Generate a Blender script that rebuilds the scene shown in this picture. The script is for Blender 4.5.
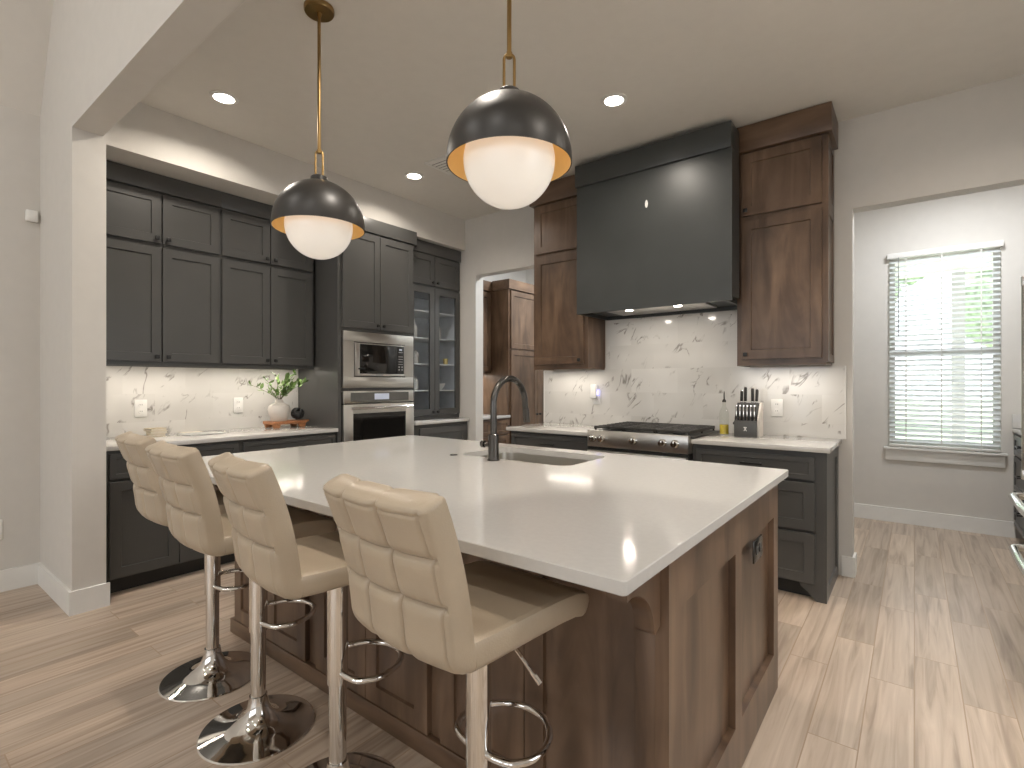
import bpy, bmesh, math, random
from mathutils import Vector, Matrix
random.seed(7)
PI = math.pi
S = bpy.context.scene
COL = S.collection
for o in list(bpy.data.objects):
    bpy.data.objects.remove(o)

# ------------------------------------------------------------------ camera
cd = bpy.data.cameras.new('camera')
cd.sensor_width = 36.0
cd.lens = 518.2 / 1024 * 36.0
cd.shift_y = -1.0 / 1024
cd.clip_start = 0.02
cam = bpy.data.objects.new('camera', cd)
cam.location = (0, 0, 1.29)
cam.rotation_euler = (PI / 2, 0, math.radians(37.83))
COL.objects.link(cam)
S.camera = cam

# ------------------------------------------------------------------ exposure, world, sun, area lights
S.view_settings.view_transform = 'Standard'
S.view_settings.look = 'None'
S.view_settings.gamma = 1.0
S.view_settings.use_curve_mapping = False
S.view_settings.exposure = 0.66
S.cycles.max_bounces = 10
S.cycles.diffuse_bounces = 6
S.cycles.glossy_bounces = 5
S.cycles.transparent_max_bounces = 12
S.cycles.sample_clamp_indirect = 6.0

W = bpy.data.worlds.new('sky')
S.world = W
W.use_nodes = True
wn = W.node_tree
wn.nodes['Background'].inputs[0].default_value = (0.92, 0.96, 1.0, 1)
wn.nodes['Background'].inputs[1].default_value = 2.2

def light(name, kind, loc, energy, color, rot=(0, 0, 0), **kw):
    d = bpy.data.lights.new(name, kind)
    d.energy = energy
    d.color = color
    for k, v in kw.items():
        setattr(d, k, v)
    o = bpy.data.objects.new(name, d)
    o.location = loc
    o.rotation_euler = rot
    COL.objects.link(o)
    return o

WARM = (1.0, 0.91, 0.80)
NEUT = (1.0, 0.96, 0.91)
sun = light('sun', 'SUN', (0, 12, 9), 9.0, (1.0, 0.95, 0.88), (math.radians(-38), 0, math.radians(25)), angle=0.01)
CANS = [(-3.356, 1.432), (-3.348, 2.96), (-1.473, 2.929), (-1.45, 1.432), (0.42, 1.432), (0.42, 2.95)]
for cx, cy in CANS:
    light('can_lamp', 'AREA', (cx, cy, 3.03), 7.5, WARM, shape='DISK', size=0.11, spread=math.radians(150))
# strips under the wall cabinets
for yy, ll in ((1.34, 0.70), (2.10, 0.70)):
    light('strip_lamp', 'AREA', (-4.22, yy, 1.40), 1.3, WARM, (0, 0, PI / 2), shape='RECTANGLE', size=ll, size_y=0.02)
light('strip_lamp', 'AREA', (-2.42, 3.95, 1.395), 0.9, WARM, shape='RECTANGLE', size=0.45, size_y=0.02)
light('strip_lamp', 'AREA', (-0.70, 3.95, 1.395), 0.9, WARM, shape='RECTANGLE', size=0.45, size_y=0.02)
# lamps in the hood insert
for hx in (-1.732, -1.352):
    light('hood_lamp', 'AREA', (hx, 3.70, 1.835), 1.0, WARM, shape='DISK', size=0.05)
# unseen fill lights added under the pantry, nook and high living room ceilings
light('pantry_fill', 'AREA', (-3.0, 5.1, 3.03), 30, (0.88, 0.94, 1.0), shape='DISK', size=0.3)
light('pantry_strip_lamp', 'AREA', (-4.2, 4.5, 1.395), 1.6, WARM, (0, 0, PI / 2), shape='RECTANGLE', size=0.5, size_y=0.02)
light('nook_fill', 'AREA', (0.3, 5.0, 3.03), 22, (0.95, 0.97, 1.0), shape='DISK', size=0.3)  # added to brighten the nook like daylight
for lx, ly in ((-2.9, -1.2), (-0.4, -1.2), (2.1, -1.2), (-2.9, -3.4), (-0.4, -3.4), (2.1, -3.4)):
    light('living_fill', 'AREA', (lx, ly, 4.55), 13, NEUT, shape='DISK', size=0.15)

# ------------------------------------------------------------------ materials
MATS = {}
def nodes_of(name):
    m = bpy.data.materials.new(name)
    m.use_nodes = True
    return m, m.node_tree, m.node_tree.nodes['Principled BSDF']

def N(t, kind, **kw):
    n = t.nodes.new(kind)
    for k, v in kw.items():
        setattr(n, k, v)
    return n

def ramp(t, stops):
    r = N(t, 'ShaderNodeValToRGB')
    e = r.color_ramp.elements
    while len(e) > 1:
        e.remove(e[-1])
    e[0].position, e[0].color = stops[0][0], (*stops[0][1], 1)
    for p, c in stops[1:]:
        q = e.new(p)
        q.color = (*c, 1)
    return r

def mapping(t, scale=(1, 1, 1), rot=(0, 0, 0), coord='Object'):
    tc = N(t, 'ShaderNodeTexCoord')
    mp = N(t, 'ShaderNodeMapping')
    mp.inputs['Scale'].default_value = scale
    mp.inputs['Rotation'].default_value = rot
    t.links.new(tc.outputs[coord], mp.inputs[0])
    return mp

def simple(name, col, rough=0.5, metal=0.0, var=0.06, scale=14.0, bump=0.0, bscale=200.0, coat=0.0, spec=0.5, stretch=(1, 1, 1)):
    m, t, b = nodes_of(name)
    mp = mapping(t, stretch)
    no = N(t, 'ShaderNodeTexNoise')
    no.inputs['Scale'].default_value = scale
    no.inputs['Detail'].default_value = 4
    t.links.new(mp.outputs[0], no.inputs['Vector'])
    r = ramp(t, [(0.3, tuple(c * (1 - var) for c in col)), (0.7, tuple(min(1, c * (1 + var)) for c in col))])
    t.links.new(no.outputs['Fac'], r.inputs[0])
    t.links.new(r.outputs[0], b.inputs['Base Color'])
    b.inputs['Roughness'].default_value = rough
    b.inputs['Metallic'].default_value = metal
    b.inputs['Specular IOR Level'].default_value = spec
    b.inputs['Coat Weight'].default_value = coat
    if bump:
        n2 = N(t, 'ShaderNodeTexNoise')
        n2.inputs['Scale'].default_value = bscale
        n2.inputs['Detail'].default_value = 3
        t.links.new(mp.outputs[0], n2.inputs['Vector'])
        bp = N(t, 'ShaderNodeBump')
        bp.inputs['Strength'].default_value = bump
        bp.inputs['Distance'].default_value = 0.002
        t.links.new(n2.outputs['Fac'], bp.inputs['Height'])
        t.links.new(bp.outputs[0], b.inputs['Normal'])
    MATS[name] = m
    return m

simple('paint', (0.60, 0.575, 0.535), 0.75, var=0.015, bump=0.08, bscale=120)
simple('ceiling_paint', (0.70, 0.675, 0.63), 0.85, var=0.015, bump=0.1, bscale=90)
simple('trim_white', (0.74, 0.73, 0.70), 0.4, var=0.02)
simple('charcoal', (0.070, 0.069, 0.066), 0.36, var=0.05, scale=3)
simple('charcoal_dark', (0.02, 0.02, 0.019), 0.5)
simple('hood_black', (0.042, 0.046, 0.045), 0.36, var=0.08, scale=4)
simple('quartz', (0.54, 0.525, 0.50), 0.10, var=0.02, scale=60)
simple('chrome', (0.80, 0.79, 0.77), 0.06, 1.0, var=0.02)
simple('brushed', (0.62, 0.60, 0.56), 0.28, 1.0, var=0.04, scale=30, stretch=(1, 1, 30))
simple('stainless', (0.62, 0.60, 0.565), 0.30, 1.0, var=0.04, scale=20, stretch=(1, 1, 20))
simple('brass', (0.34, 0.22, 0.09), 0.30, 1.0, var=0.05)
simple('gold_lining', (0.92, 0.66, 0.28), 0.45, 0.2, var=0.04)
simple('shade_black', (0.026, 0.0235, 0.021), 0.40, 0.0, var=0.05)
simple('gunmetal', (0.10, 0.095, 0.09), 0.25, 1.0)
simple('black', (0.012, 0.012, 0.012), 0.35)
simple('iron', (0.045, 0.043, 0.040), 0.45, 0.4, bump=0.3)
simple('black_glass', (0.010, 0.009, 0.008), 0.05)
simple('plastic_white', (0.78, 0.77, 0.74), 0.35)
simple('panel_dark', (0.10, 0.098, 0.09), 0.2)
simple('reflection_grey', (0.60, 0.62, 0.65), 0.5)  # pale tone stands in for reflections in the cabinet panes
simple('plastic_grey', (0.30, 0.30, 0.30), 0.4)
simple('leather', (0.42, 0.345, 0.255), 0.36, var=0.05, scale=9, bump=0.25, bscale=260)
simple('stitch', (0.42, 0.35, 0.26), 0.6)
simple('ceramic', (0.62, 0.58, 0.53), 0.55, var=0.04, bump=0.1)
simple('tray_wood', (0.36, 0.15, 0.06), 0.45, var=0.25, scale=12, stretch=(6, 1, 6))
simple('leaf', (0.14, 0.24, 0.06), 0.5, var=0.5, scale=18)
simple('twig', (0.12, 0.09, 0.04), 0.7)
simple('paper', (0.66, 0.61, 0.52), 0.7)
simple('kraft', (0.50, 0.42, 0.29), 0.7)
simple('grey_paper', (0.42, 0.42, 0.41), 0.5)
simple('gold', (0.80, 0.60, 0.22), 0.3, 1.0)
simple('lawn', (0.36, 0.46, 0.31), 0.9, var=0.3, scale=3)
simple('concrete', (0.50, 0.48, 0.45), 0.8, var=0.08)
simple('porch_paint', (0.55, 0.55, 0.55), 0.6)
simple('foliage', (0.34, 0.40, 0.29), 0.8, var=0.5, scale=6)
simple('bark', (0.10, 0.07, 0.05), 0.9)
simple('oil', (0.55, 0.42, 0.06), 0.1)
simple('slat_white', (0.80, 0.81, 0.82), 0.45, var=0.01)
def see_through_white(name, f):
    m = MATS[name]
    t = m.node_tree
    tl = N(t, 'ShaderNodeBsdfTranslucent')
    tl.inputs[0].default_value = (0.82, 0.85, 0.88, 1)
    mx = N(t, 'ShaderNodeMixShader')
    mx.inputs[0].default_value = f
    t.links.new(t.nodes['Principled BSDF'].outputs[0], mx.inputs[1])
    t.links.new(tl.outputs[0], mx.inputs[2])
    t.links.new(mx.outputs[0], t.nodes['Material Output'].inputs[0])
see_through_white('slat_white', 0.42)

def wood(name, dark, mid, lite, rough=0.38, axis='Z', coat=0.15):
    m, t, b = nodes_of(name)
    st = {'Z': (5, 5, 0.9), 'X': (0.9, 5, 5), 'Y': (5, 0.9, 5)}[axis]
    mp = mapping(t, st)
    no = N(t, 'ShaderNodeTexNoise')
    no.inputs['Scale'].default_value = 1.6
    no.inputs['Detail'].default_value = 7
    no.inputs['Distortion'].default_value = 1.1
    t.links.new(mp.outputs[0], no.inputs['Vector'])
    r = ramp(t, [(0.28, dark), (0.5, mid), (0.75, lite)])
    t.links.new(no.outputs['Fac'], r.inputs[0])
    mp2 = mapping(t, (1, 1, 1))
    n2 = N(t, 'ShaderNodeTexNoise')
    n2.inputs['Scale'].default_value = 3.2
    n2.inputs['Detail'].default_value = 3
    t.links.new(mp2.outputs[0], n2.inputs['Vector'])
    r2 = ramp(t, [(0.3, (0.66, 0.64, 0.62)), (0.68, (1.12, 1.1, 1.08))])
    t.links.new(n2.outputs['Fac'], r2.inputs[0])
    mx = N(t, 'ShaderNodeMix', data_type='RGBA', blend_type='MULTIPLY')
    mx.inputs['Factor'].default_value = 1.0
    t.links.new(r.outputs[0], mx.inputs[6])
    t.links.new(r2.outputs[0], mx.inputs[7])
    t.links.new(mx.outputs[2], b.inputs['Base Color'])
    b.inputs['Roughness'].default_value = rough
    b.inputs['Coat Weight'].default_value = coat
    b.inputs['Coat Roughness'].default_value = 0.30
    MATS[name] = m
wood('walnut', (0.062, 0.034, 0.019), (0.128, 0.077, 0.046), (0.205, 0.130, 0.082))
wood('walnut_flat', (0.062, 0.034, 0.019), (0.128, 0.077, 0.046), (0.205, 0.130, 0.082), axis='X')

def floor_mat():
    m, t, b = nodes_of('plank_floor')
    mp = mapping(t, (1, 1, 1), (0, 0, PI / 2))
    br = N(t, 'ShaderNodeTexBrick')
    br.offset = 0.37
    br.offset_frequency = 2
    br.inputs['Scale'].default_value = 1.0
    br.inputs['Brick Width'].default_value = 0.92
    br.inputs['Row Height'].default_value = 0.156
    br.inputs['Mortar Size'].default_value = 0.0022
    br.inputs['Mortar Smooth'].default_value = 0.1
    br.inputs['Color1'].default_value = (0, 0, 0, 1)
    br.inputs['Color2'].default_value = (1, 1, 1, 1)
    br.inputs['Mortar'].default_value = (0.5, 0.5, 0.5, 1)
    t.links.new(mp.outputs[0], br.inputs['Vector'])
    # grain, shifted per plank
    add = N(t, 'ShaderNodeVectorMath', operation='MULTIPLY_ADD')
    sc = N(t, 'ShaderNodeVectorMath', operation='SCALE')
    t.links.new(br.outputs['Color'], sc.inputs[0])
    sc.inputs['Scale'].default_value = 7.3
    t.links.new(mp.outputs[0], add.inputs[0])
    add.inputs[1].default_value = (1.1, 21.0, 1.0)
    t.links.new(sc.outputs[0], add.inputs[2])
    no = N(t, 'ShaderNodeTexNoise')
    no.inputs['Scale'].default_value = 1.3
    no.inputs['Detail'].default_value = 8
    no.inputs['Distortion'].default_value = 0.9
    t.links.new(add.outputs[0], no.inputs['Vector'])
    r = ramp(t, [(0.24, (0.27, 0.20, 0.145)), (0.48, (0.45, 0.36, 0.28)), (0.74, (0.57, 0.475, 0.385))])
    t.links.new(no.outputs['Fac'], r.inputs[0])
    tint = ramp(t, [(0.0, (0.82, 0.81, 0.80)), (0.5, (1.0, 1.0, 1.0)), (1.0, (1.12, 1.11, 1.10))])
    t.links.new(br.outputs['Color'], tint.inputs[0])
    mx = N(t, 'ShaderNodeMix', data_type='RGBA', blend_type='MULTIPLY')
    mx.inputs['Factor'].default_value = 1
    t.links.new(r.outputs[0], mx.inputs[6])
    t.links.new(tint.outputs[0], mx.inputs[7])
    m2 = N(t, 'ShaderNodeMix', data_type='RGBA')
    t.links.new(br.outputs['Fac'], m2.inputs['Factor'])
    t.links.new(mx.outputs[2], m2.inputs[6])
    m2.inputs[7].default_value = (0.36, 0.26, 0.175, 1)
    t.links.new(m2.outputs[2], b.inputs['Base Color'])
    b.inputs['Roughness'].default_value = 0.36
    bp = N(t, 'ShaderNodeBump')
    bp.inputs['Strength'].default_value = 0.35
    bp.inputs['Distance'].default_value = 0.002
    bp.invert = True
    t.links.new(br.outputs['Fac'], bp.inputs['Height'])
    t.links.new(bp.outputs[0], b.inputs['Normal'])
    MATS['plank_floor'] = m
floor_mat()

def marble(name, rot, shift):
    m, t, b = nodes_of(name)
    mp = mapping(t, (1, 1, 1), rot)
    mp.inputs['Location'].default_value = shift
    br = N(t, 'ShaderNodeTexBrick')
    br.offset = 0.5
    br.inputs['Scale'].default_value = 1.0
    br.inputs['Brick Width'].default_value = 0.40
    br.inputs['Row Height'].default_value = 0.20
    br.inputs['Mortar Size'].default_value = 0.0012
    br.inputs['Color1'].default_value = (0, 0, 0, 1)
    br.inputs['Color2'].default_value = (1, 1, 1, 1)
    br.inputs['Mortar'].default_value = (0.5, 0.5, 0.5, 1)
    t.links.new(mp.outputs[0], br.inputs['Vector'])
    sc = N(t, 'ShaderNodeVectorMath', operation='SCALE')
    t.links.new(br.outputs['Color'], sc.inputs[0])
    sc.inputs['Scale'].default_value = 5.7
    ad = N(t, 'ShaderNodeVectorMath', operation='ADD')
    t.links.new(mp.outputs[0], ad.inputs[0])
    t.links.new(sc.outputs[0], ad.inputs[1])
    r0 = N(t, 'ShaderNodeMapping')
    r0.inputs['Rotation'].default_value = (0.0, 0.0, -1.0)
    t.links.new(ad.outputs[0], r0.inputs[0])
    rt = N(t, 'ShaderNodeMapping')
    rt.inputs['Scale'].default_value = (2.6, 6.5, 3.0)
    t.links.new(r0.outputs[0], rt.inputs[0])
    no = N(t, 'ShaderNodeTexNoise')
    no.inputs['Scale'].default_value = 1.0
    no.inputs['Detail'].default_value = 4
    no.inputs['Roughness'].default_value = 0.55
    no.inputs['Distortion'].default_value = 0.55
    t.links.new(rt.outputs[0], no.inputs['Vector'])
    vein = ramp(t, [(0.0, (0, 0, 0)), (0.478, (0, 0, 0)), (0.499, (1, 1, 1)), (0.503, (1, 1, 1)), (0.522, (0, 0, 0)), (1.0, (0, 0, 0))])
    t.links.new(no.outputs['Fac'], vein.inputs[0])
    mk = N(t, 'ShaderNodeTexNoise')
    mk.inputs['Scale'].default_value = 7.5
    mk.inputs['Detail'].default_value = 2
    t.links.new(ad.outputs[0], mk.inputs['Vector'])
    mr = ramp(t, [(0.50, (0, 0, 0)), (0.62, (0.9, 0.9, 0.9))])
    t.links.new(mk.outputs['Fac'], mr.inputs[0])
    mul = N(t, 'ShaderNodeMath', operation='MULTIPLY')
    t.links.new(vein.outputs[0], mul.inputs[0])
    t.links.new(mr.outputs[0], mul.inputs[1])
    cloud = N(t, 'ShaderNodeTexNoise')
    cloud.inputs['Scale'].default_value = 2.4
    t.links.new(ad.outputs[0], cloud.inputs['Vector'])
    cr = ramp(t, [(0.35, (0.60, 0.585, 0.555)), (0.65, (0.68, 0.665, 0.635))])
    t.links.new(cloud.outputs['Fac'], cr.inputs[0])
    m1 = N(t, 'ShaderNodeMix', data_type='RGBA')
    t.links.new(mul.outputs[0], m1.inputs['Factor'])
    t.links.new(cr.outputs[0], m1.inputs[6])
    m1.inputs[7].default_value = (0.22, 0.20, 0.18, 1)
    m2 = N(t, 'ShaderNodeMix', data_type='RGBA')
    t.links.new(br.outputs['Fac'], m2.inputs['Factor'])
    t.links.new(m1.outputs[2], m2.inputs[6])
    m2.inputs[7].default_value = (0.63, 0.61, 0.575, 1)
    t.links.new(m2.outputs[2], b.inputs['Base Color'])
    b.inputs['Roughness'].default_value = 0.10
    MATS[name] = m
marble('marble_back', (-PI / 2, 0, 0), (0.10, -0.01, 0))
marble('marble_left', (0, -PI / 2, -PI / 2), (0.2, -0.01, 0.05))

def emit(name, col, strength):
    m, t, b = nodes_of(name)
    b.inputs['Base Color'].default_value = (*col, 1)
    b.inputs['Emission Color'].default_value = (*col, 1)
    b.inputs['Emission Strength'].default_value = strength
    b.inputs['Roughness'].default_value = 0.25
    MATS[name] = m
emit('lamp_lens', (1.0, 0.93, 0.82), 9.0)
emit('opal_glass', (0.80, 0.74, 0.66), 0.26)
emit('led_blue', (0.42, 0.40, 1.0), 1.0)
emit('display', (0.50, 0.55, 0.66), 0.10)
emit('strip_lens', (1.0, 0.90, 0.75), 2.5)

def glass(name, tint=(1, 1, 1), ior=1.5):
    m = bpy.data.materials.new(name)
    m.use_nodes = True
    t = m.node_tree
    t.nodes.remove(t.nodes['Principled BSDF'])
    out = t.nodes['Material Output']
    tr = N(t, 'ShaderNodeBsdfTransparent')
    tr.inputs[0].default_value = (*tint, 1)
    gl = N(t, 'ShaderNodeBsdfGlossy')
    gl.inputs['Roughness'].default_value = 0.02
    fr = N(t, 'ShaderNodeFresnel')
    fr.inputs[0].default_value = ior
    mx = N(t, 'ShaderNodeMixShader')
    ge = N(t, 'ShaderNodeNewGeometry')
    inv = N(t, 'ShaderNodeMath', operation='SUBTRACT')
    inv.inputs[0].default_value = 1.0
    t.links.new(ge.outputs['Backfacing'], inv.inputs[1])
    mu = N(t, 'ShaderNodeMath', operation='MULTIPLY')
    t.links.new(fr.outputs[0], mu.inputs[0])
    t.links.new(inv.outputs[0], mu.inputs[1])
    t.links.new(mu.outputs[0], mx.inputs[0])
    t.links.new(tr.outputs[0], mx.inputs[1])
    t.links.new(gl.outputs[0], mx.inputs[2])
    t.links.new(mx.outputs[0], out.inputs[0])
    MATS[name] = m
glass('clear_glass', (0.96, 0.97, 0.97))
glass('bottle_glass', (0.93, 0.94, 0.92), 1.35)
glass('cabinet_glass', (0.93, 0.95, 0.97), 1.45)

# ------------------------------------------------------------------ mesh helpers
class MB:
    def __init__(self):
        self.bm = bmesh.new()

    def grid_solid(self, pts):
        return [self.bm.verts.new(p) for p in pts]

    def box(self, x0, x1, y0, y1, z0, z1, bev=0.0, seg=2):
        x0, x1 = min(x0, x1), max(x0, x1)
        y0, y1 = min(y0, y1), max(y0, y1)
        z0, z1 = min(z0, z1), max(z0, z1)
        v = [self.bm.verts.new((x, y, z)) for x in (x0, x1) for y in (y0, y1) for z in (z0, z1)]
        F = [(0, 1, 3, 2), (4, 6, 7, 5), (0, 4, 5, 1), (2, 3, 7, 6), (0, 2, 6, 4), (1, 5, 7, 3)]
        fs = [self.bm.faces.new([v[i] for i in f]) for f in F]
        if bev:
            es = list({e for f in fs for e in f.edges})
            bmesh.ops.bevel(self.bm, geom=es, offset=bev, segments=seg, affect='EDGES', profile=0.5)
        return self

    def tube(self, pts, r, seg=12, closed=False, caps=True):
        pts = [Vector(p) for p in pts]
        n = len(pts)
        rs = r if isinstance(r, (list, tuple)) else [r] * n
        rings = []
        up = None
        for i in range(n):
            if closed:
                d = (pts[(i + 1) % n] - pts[i - 1]).normalized()
            else:
                d = (pts[min(i + 1, n - 1)] - pts[max(i - 1, 0)]).normalized()
            if up is None:
                a = Vector((0, 0, 1)) if abs(d.z) < 0.9 else Vector((1, 0, 0))
                up = (a - d * a.dot(d)).normalized()
            else:
                up = (up - d * up.dot(d)).normalized()
            s = d.cross(up)
            rings.append([self.bm.verts.new(pts[i] + (up * math.cos(2 * PI * k / seg) + s * math.sin(2 * PI * k / seg)) * rs[i]) for k in range(seg)])
        m = n if closed else n - 1
        for i in range(m):
            a, b = rings[i], rings[(i + 1) % n]
            for k in range(seg):
                self.bm.faces.new((a[k], a[(k + 1) % seg], b[(k + 1) % seg], b[k]))
        if not closed and caps:
            self.bm.faces.new(rings[0][::-1])
            self.bm.faces.new(rings[-1])
        return self

    def lathe(self, prof, c=(0, 0, 0), seg=32, axis='Z', close=False):
        c = Vector(c)
        rings = []
        for r, h in prof:
            ring = []
            if r < 1e-6:
                p = {'Z': (0, 0, h), 'Y': (0, h, 0), 'X': (h, 0, 0)}[axis]
                ring = [self.bm.verts.new(c + Vector(p))]
            else:
                for k in range(seg):
                    a = 2 * PI * k / seg
                    u, w = r * math.cos(a), r * math.sin(a)
                    p = {'Z': (u, w, h), 'Y': (u, h, w), 'X': (h, u, w)}[axis]
                    ring.append(self.bm.verts.new(c + Vector(p)))
            rings.append(ring)
        if close:
            rings.append(rings[0])
        for a, b in zip(rings, rings[1:]):
            if len(a) == 1 and len(b) == 1:
                continue
            for k in range(seg):
                k2 = (k + 1) % seg
                if len(a) == 1:
                    self.bm.faces.new((a[0], b[k], b[k2]))
                elif len(b) == 1:
                    self.bm.faces.new((a[k], b[0], a[k2]))
                else:
                    self.bm.faces.new((a[k], b[k], b[k2], a[k2]))
        return self

    def prism(self, pts, axis, a, b):
        """pts: 2-D outline; axis 'X': (y,z), 'Y': (x,z), 'Z': (x,y)"""
        def mk(p, h):
            return {'X': (h, p[0], p[1]), 'Y': (p[0], h, p[1]), 'Z': (p[0], p[1], h)}[axis]
        A = [self.bm.verts.new(mk(p, a)) for p in pts]
        B = [self.bm.verts.new(mk(p, b)) for p in pts]
        n = len(pts)
        for i in range(n):
            j = (i + 1) % n
            self.bm.faces.new((A[i], A[j], B[j], B[i]))
        self.bm.faces.new(A[::-1])
        self.bm.faces.new(B)
        return self

    def shaker(self, x0, x1, z0, z1, y0=0.0, t=0.021, w=0.058, rec=0.009, ch=0.003, open_=False):
        """framed panel facing -Y; back at y0, front at y0 - t"""
        yf, yb, yp = y0 - t, y0, y0 - t + rec
        def ring(i, y):
            return [self.bm.verts.new(p) for p in ((x0 + i, y, z0 + i), (x1 - i, y, z0 + i), (x1 - i, y, z1 - i), (x0 + i, y, z1 - i))]
        e = 0.0012
        rings = [ring(0, yb), ring(0, yf + e), ring(e, yf), ring(w, yf)]
        if open_:
            rings += [ring(w, yb)]
        else:
            rings += [ring(w + 0.0015, yf + rec - 0.002), ring(w + ch, yp)]
        for a, b in zip(rings, rings[1:]):
            for k in range(4):
                self.bm.faces.new((a[k], a[(k + 1) % 4], b[(k + 1) % 4], b[k]))
        if open_:
            a, b = rings[-1], rings[0]
            for k in range(4):
                self.bm.faces.new((a[k], a[(k + 1) % 4], b[(k + 1) % 4], b[k]))
        else:
            self.bm.faces.new(rings[-1])
            self.bm.faces.new(rings[0][::-1])
        return self

    def move(self, M):
        bmesh.ops.transform(self.bm, matrix=M, verts=self.bm.verts)
        return self

    def build(self, name, mat, parent=None, smooth=35, mods=()):
        bmesh.ops.recalc_face_normals(self.bm, faces=self.bm.faces)
        me = bpy.data.meshes.new(name)
        self.bm.to_mesh(me)
        self.bm.free()
        me.materials.append(MATS[mat] if isinstance(mat, str) else mat)
        if smooth:
            me.polygons.foreach_set('use_smooth', [True] * len(me.polygons))
            me.set_sharp_from_angle(angle=math.radians(smooth))
        o = bpy.data.objects.new(name, me)
        COL.objects.link(o)
        if parent is not None:
            o.parent = parent
        return o

def tag(o, label, cat, group=None):
    o['label'] = label
    o['category'] = cat
    if group:
        o['group'] = group
    return o

def thing(name, label, cat, loc=(0, 0, 0), rz=0.0, group=None):
    o = bpy.data.objects.new(name, None)
    o.empty_display_size = 0.1
    COL.objects.link(o)
    o.location = loc
    o.rotation_euler = (0, 0, rz)
    return tag(o, label, cat, group)

def struct(o):
    o['kind'] = 'structure'
    return o

def copy_tree(o, parent=None):
    c = o.copy()
    COL.objects.link(c)
    if parent is not None:
        c.parent = parent
    for ch in list(o.children):
        copy_tree(ch, c)
    return c

def arc(c, r, a0, a1, n, plane='YZ'):
    out = []
    for i in range(n + 1):
        a = a0 + (a1 - a0) * i / n
        u, w = r * math.cos(a), r * math.sin(a)
        out.append({'YZ': (c[0], c[1] + u, c[2] + w), 'XZ': (c[0] + u, c[1], c[2] + w), 'XY': (c[0] + u, c[1] + w, c[2])}[plane])
    return out

FACE_X = PI / 2        # a front that looks along -Y turned to look along +X

# ------------------------------------------------------------------ the setting
CEIL = 3.047
YB, YW = 4.11, 5.98          # range wall, window wall
XA = -4.42                   # cabinet wall
struct(MB().box(-4.7, 4.2, -6.0, 6.1, -0.12, 0.0).build('floor', 'plank_floor'))
struct(MB().box(-4.7, 1.45, 0.93, 6.1, CEIL, CEIL + 0.12).build('ceiling', 'ceiling_paint'))
# living room: raked ceiling that rises from the far left wall, then level
struct(MB().prism([(-4.46, 3.01), (-4.10, 3.64), (-3.53, 4.62), (4.2, 4.62), (4.2, 4.8), (-3.6, 4.8), (-4.7, 3.01)], 'Y', -6.0, 0.775).build('ceiling_vault', 'ceiling_paint'))
struct(MB().box(-4.6, -4.46, -6.0, 0.775, 0, 3.01).build('wall_living', 'paint'))
m = MB()
for a, b in ((-4.6, -3.6), (-1.6, -1.0), (1.0, 1.6), (3.6, 4.3)):
    m.box(a, b, -6.12, -6.0, 0, 4.62)
for a, b in ((-3.6, -1.6), (-1.0, 1.0), (1.6, 3.6)):
    m.box(a, b, -6.12, -6.0, 0, 0.45).box(a, b, -6.12, -6.0, 2.75, 4.62)
struct(m.build('wall_living_back', 'paint'))
struct(MB().box(4.2, 4.32, -6.0, 0.93, 0, 4.62).build('wall_living_right', 'paint'))
m = MB().box(-4.6, -3.70, 0.775, 0.93, 0, 4.62, )
m.box(-3.70, 1.33, 0.775, 0.915, 2.715, 4.62).box(1.33, 1.45, 0.775, 0.93, 0, 4.62).box(1.45, 4.2, 0.775, 0.93, 0, 4.62)
struct(m.build('wall_opening', 'paint'))
struct(MB().box(-4.57, XA, 0.93, YB, 0, CEIL).build('wall_left', 'paint'))
struct(MB().box(XA, -3.83, 0.93, YB, 2.722, CEIL).build('wall_soffit', 'paint'))
m = MB().box(-4.57, -3.68, YB, YB + 0.12, 0, CEIL).box(-3.68, -2.80, YB, YB + 0.12, 2.435, CEIL)
m.box(-2.80, -0.325, YB, YB + 0.12, 0, CEIL).box(-0.325, 1.33, YB, YB + 0.12, 2.45, CEIL)
struct(m.build('wall_back', 'paint'))
m = MB().box(1.33, 1.45, 0.93, 1.05, 0, CEIL).box(1.33, 1.45, 2.45, 6.1, 0, CEIL)
m.box(1.33, 1.45, 1.05, 2.45, 0, 0.85).box(1.33, 1.45, 1.05, 2.45, 2.45, CEIL)
struct(m.build('wall_right', 'paint'))
m = MB().box(1.37, 1.43, 1.05, 1.10, 0.85, 2.45).box(1.37, 1.43, 2.40, 2.45, 0.85, 2.45).box(1.37, 1.43, 1.10, 2.40, 0.85, 0.90).box(1.37, 1.43, 1.10, 2.40, 2.40, 2.45).box(1.37, 1.43, 1.10, 2.40, 1.62, 1.67)
struct(m.build('window_added', 'trim_white'))  # unseen window, added to bring daylight onto the island end panel and floor
WX0, WX1, WZ0, WZ1 = -0.187, 0.577, 0.70, 2.475
m = MB().box(-1.95, WX0, YW, YW + 0.12, 0, CEIL).box(WX1, 1.33, YW, YW + 0.12, 0, CEIL)
m.box(WX0, WX1, YW, YW + 0.12, 0, WZ0).box(WX0, WX1, YW, YW + 0.12, WZ1, CEIL)
struct(m.build('wall_window', 'paint'))
m = MB().box(-4.57, -4.39, YB + 0.12, 6.1, 0, CEIL).box(-4.39, -1.95, YW, 6.1, 0, CEIL).box(-2.07, -1.95, YB + 0.12, YW, 0, CEIL)
struct(m.build('wall_pantry', 'paint'))

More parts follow.
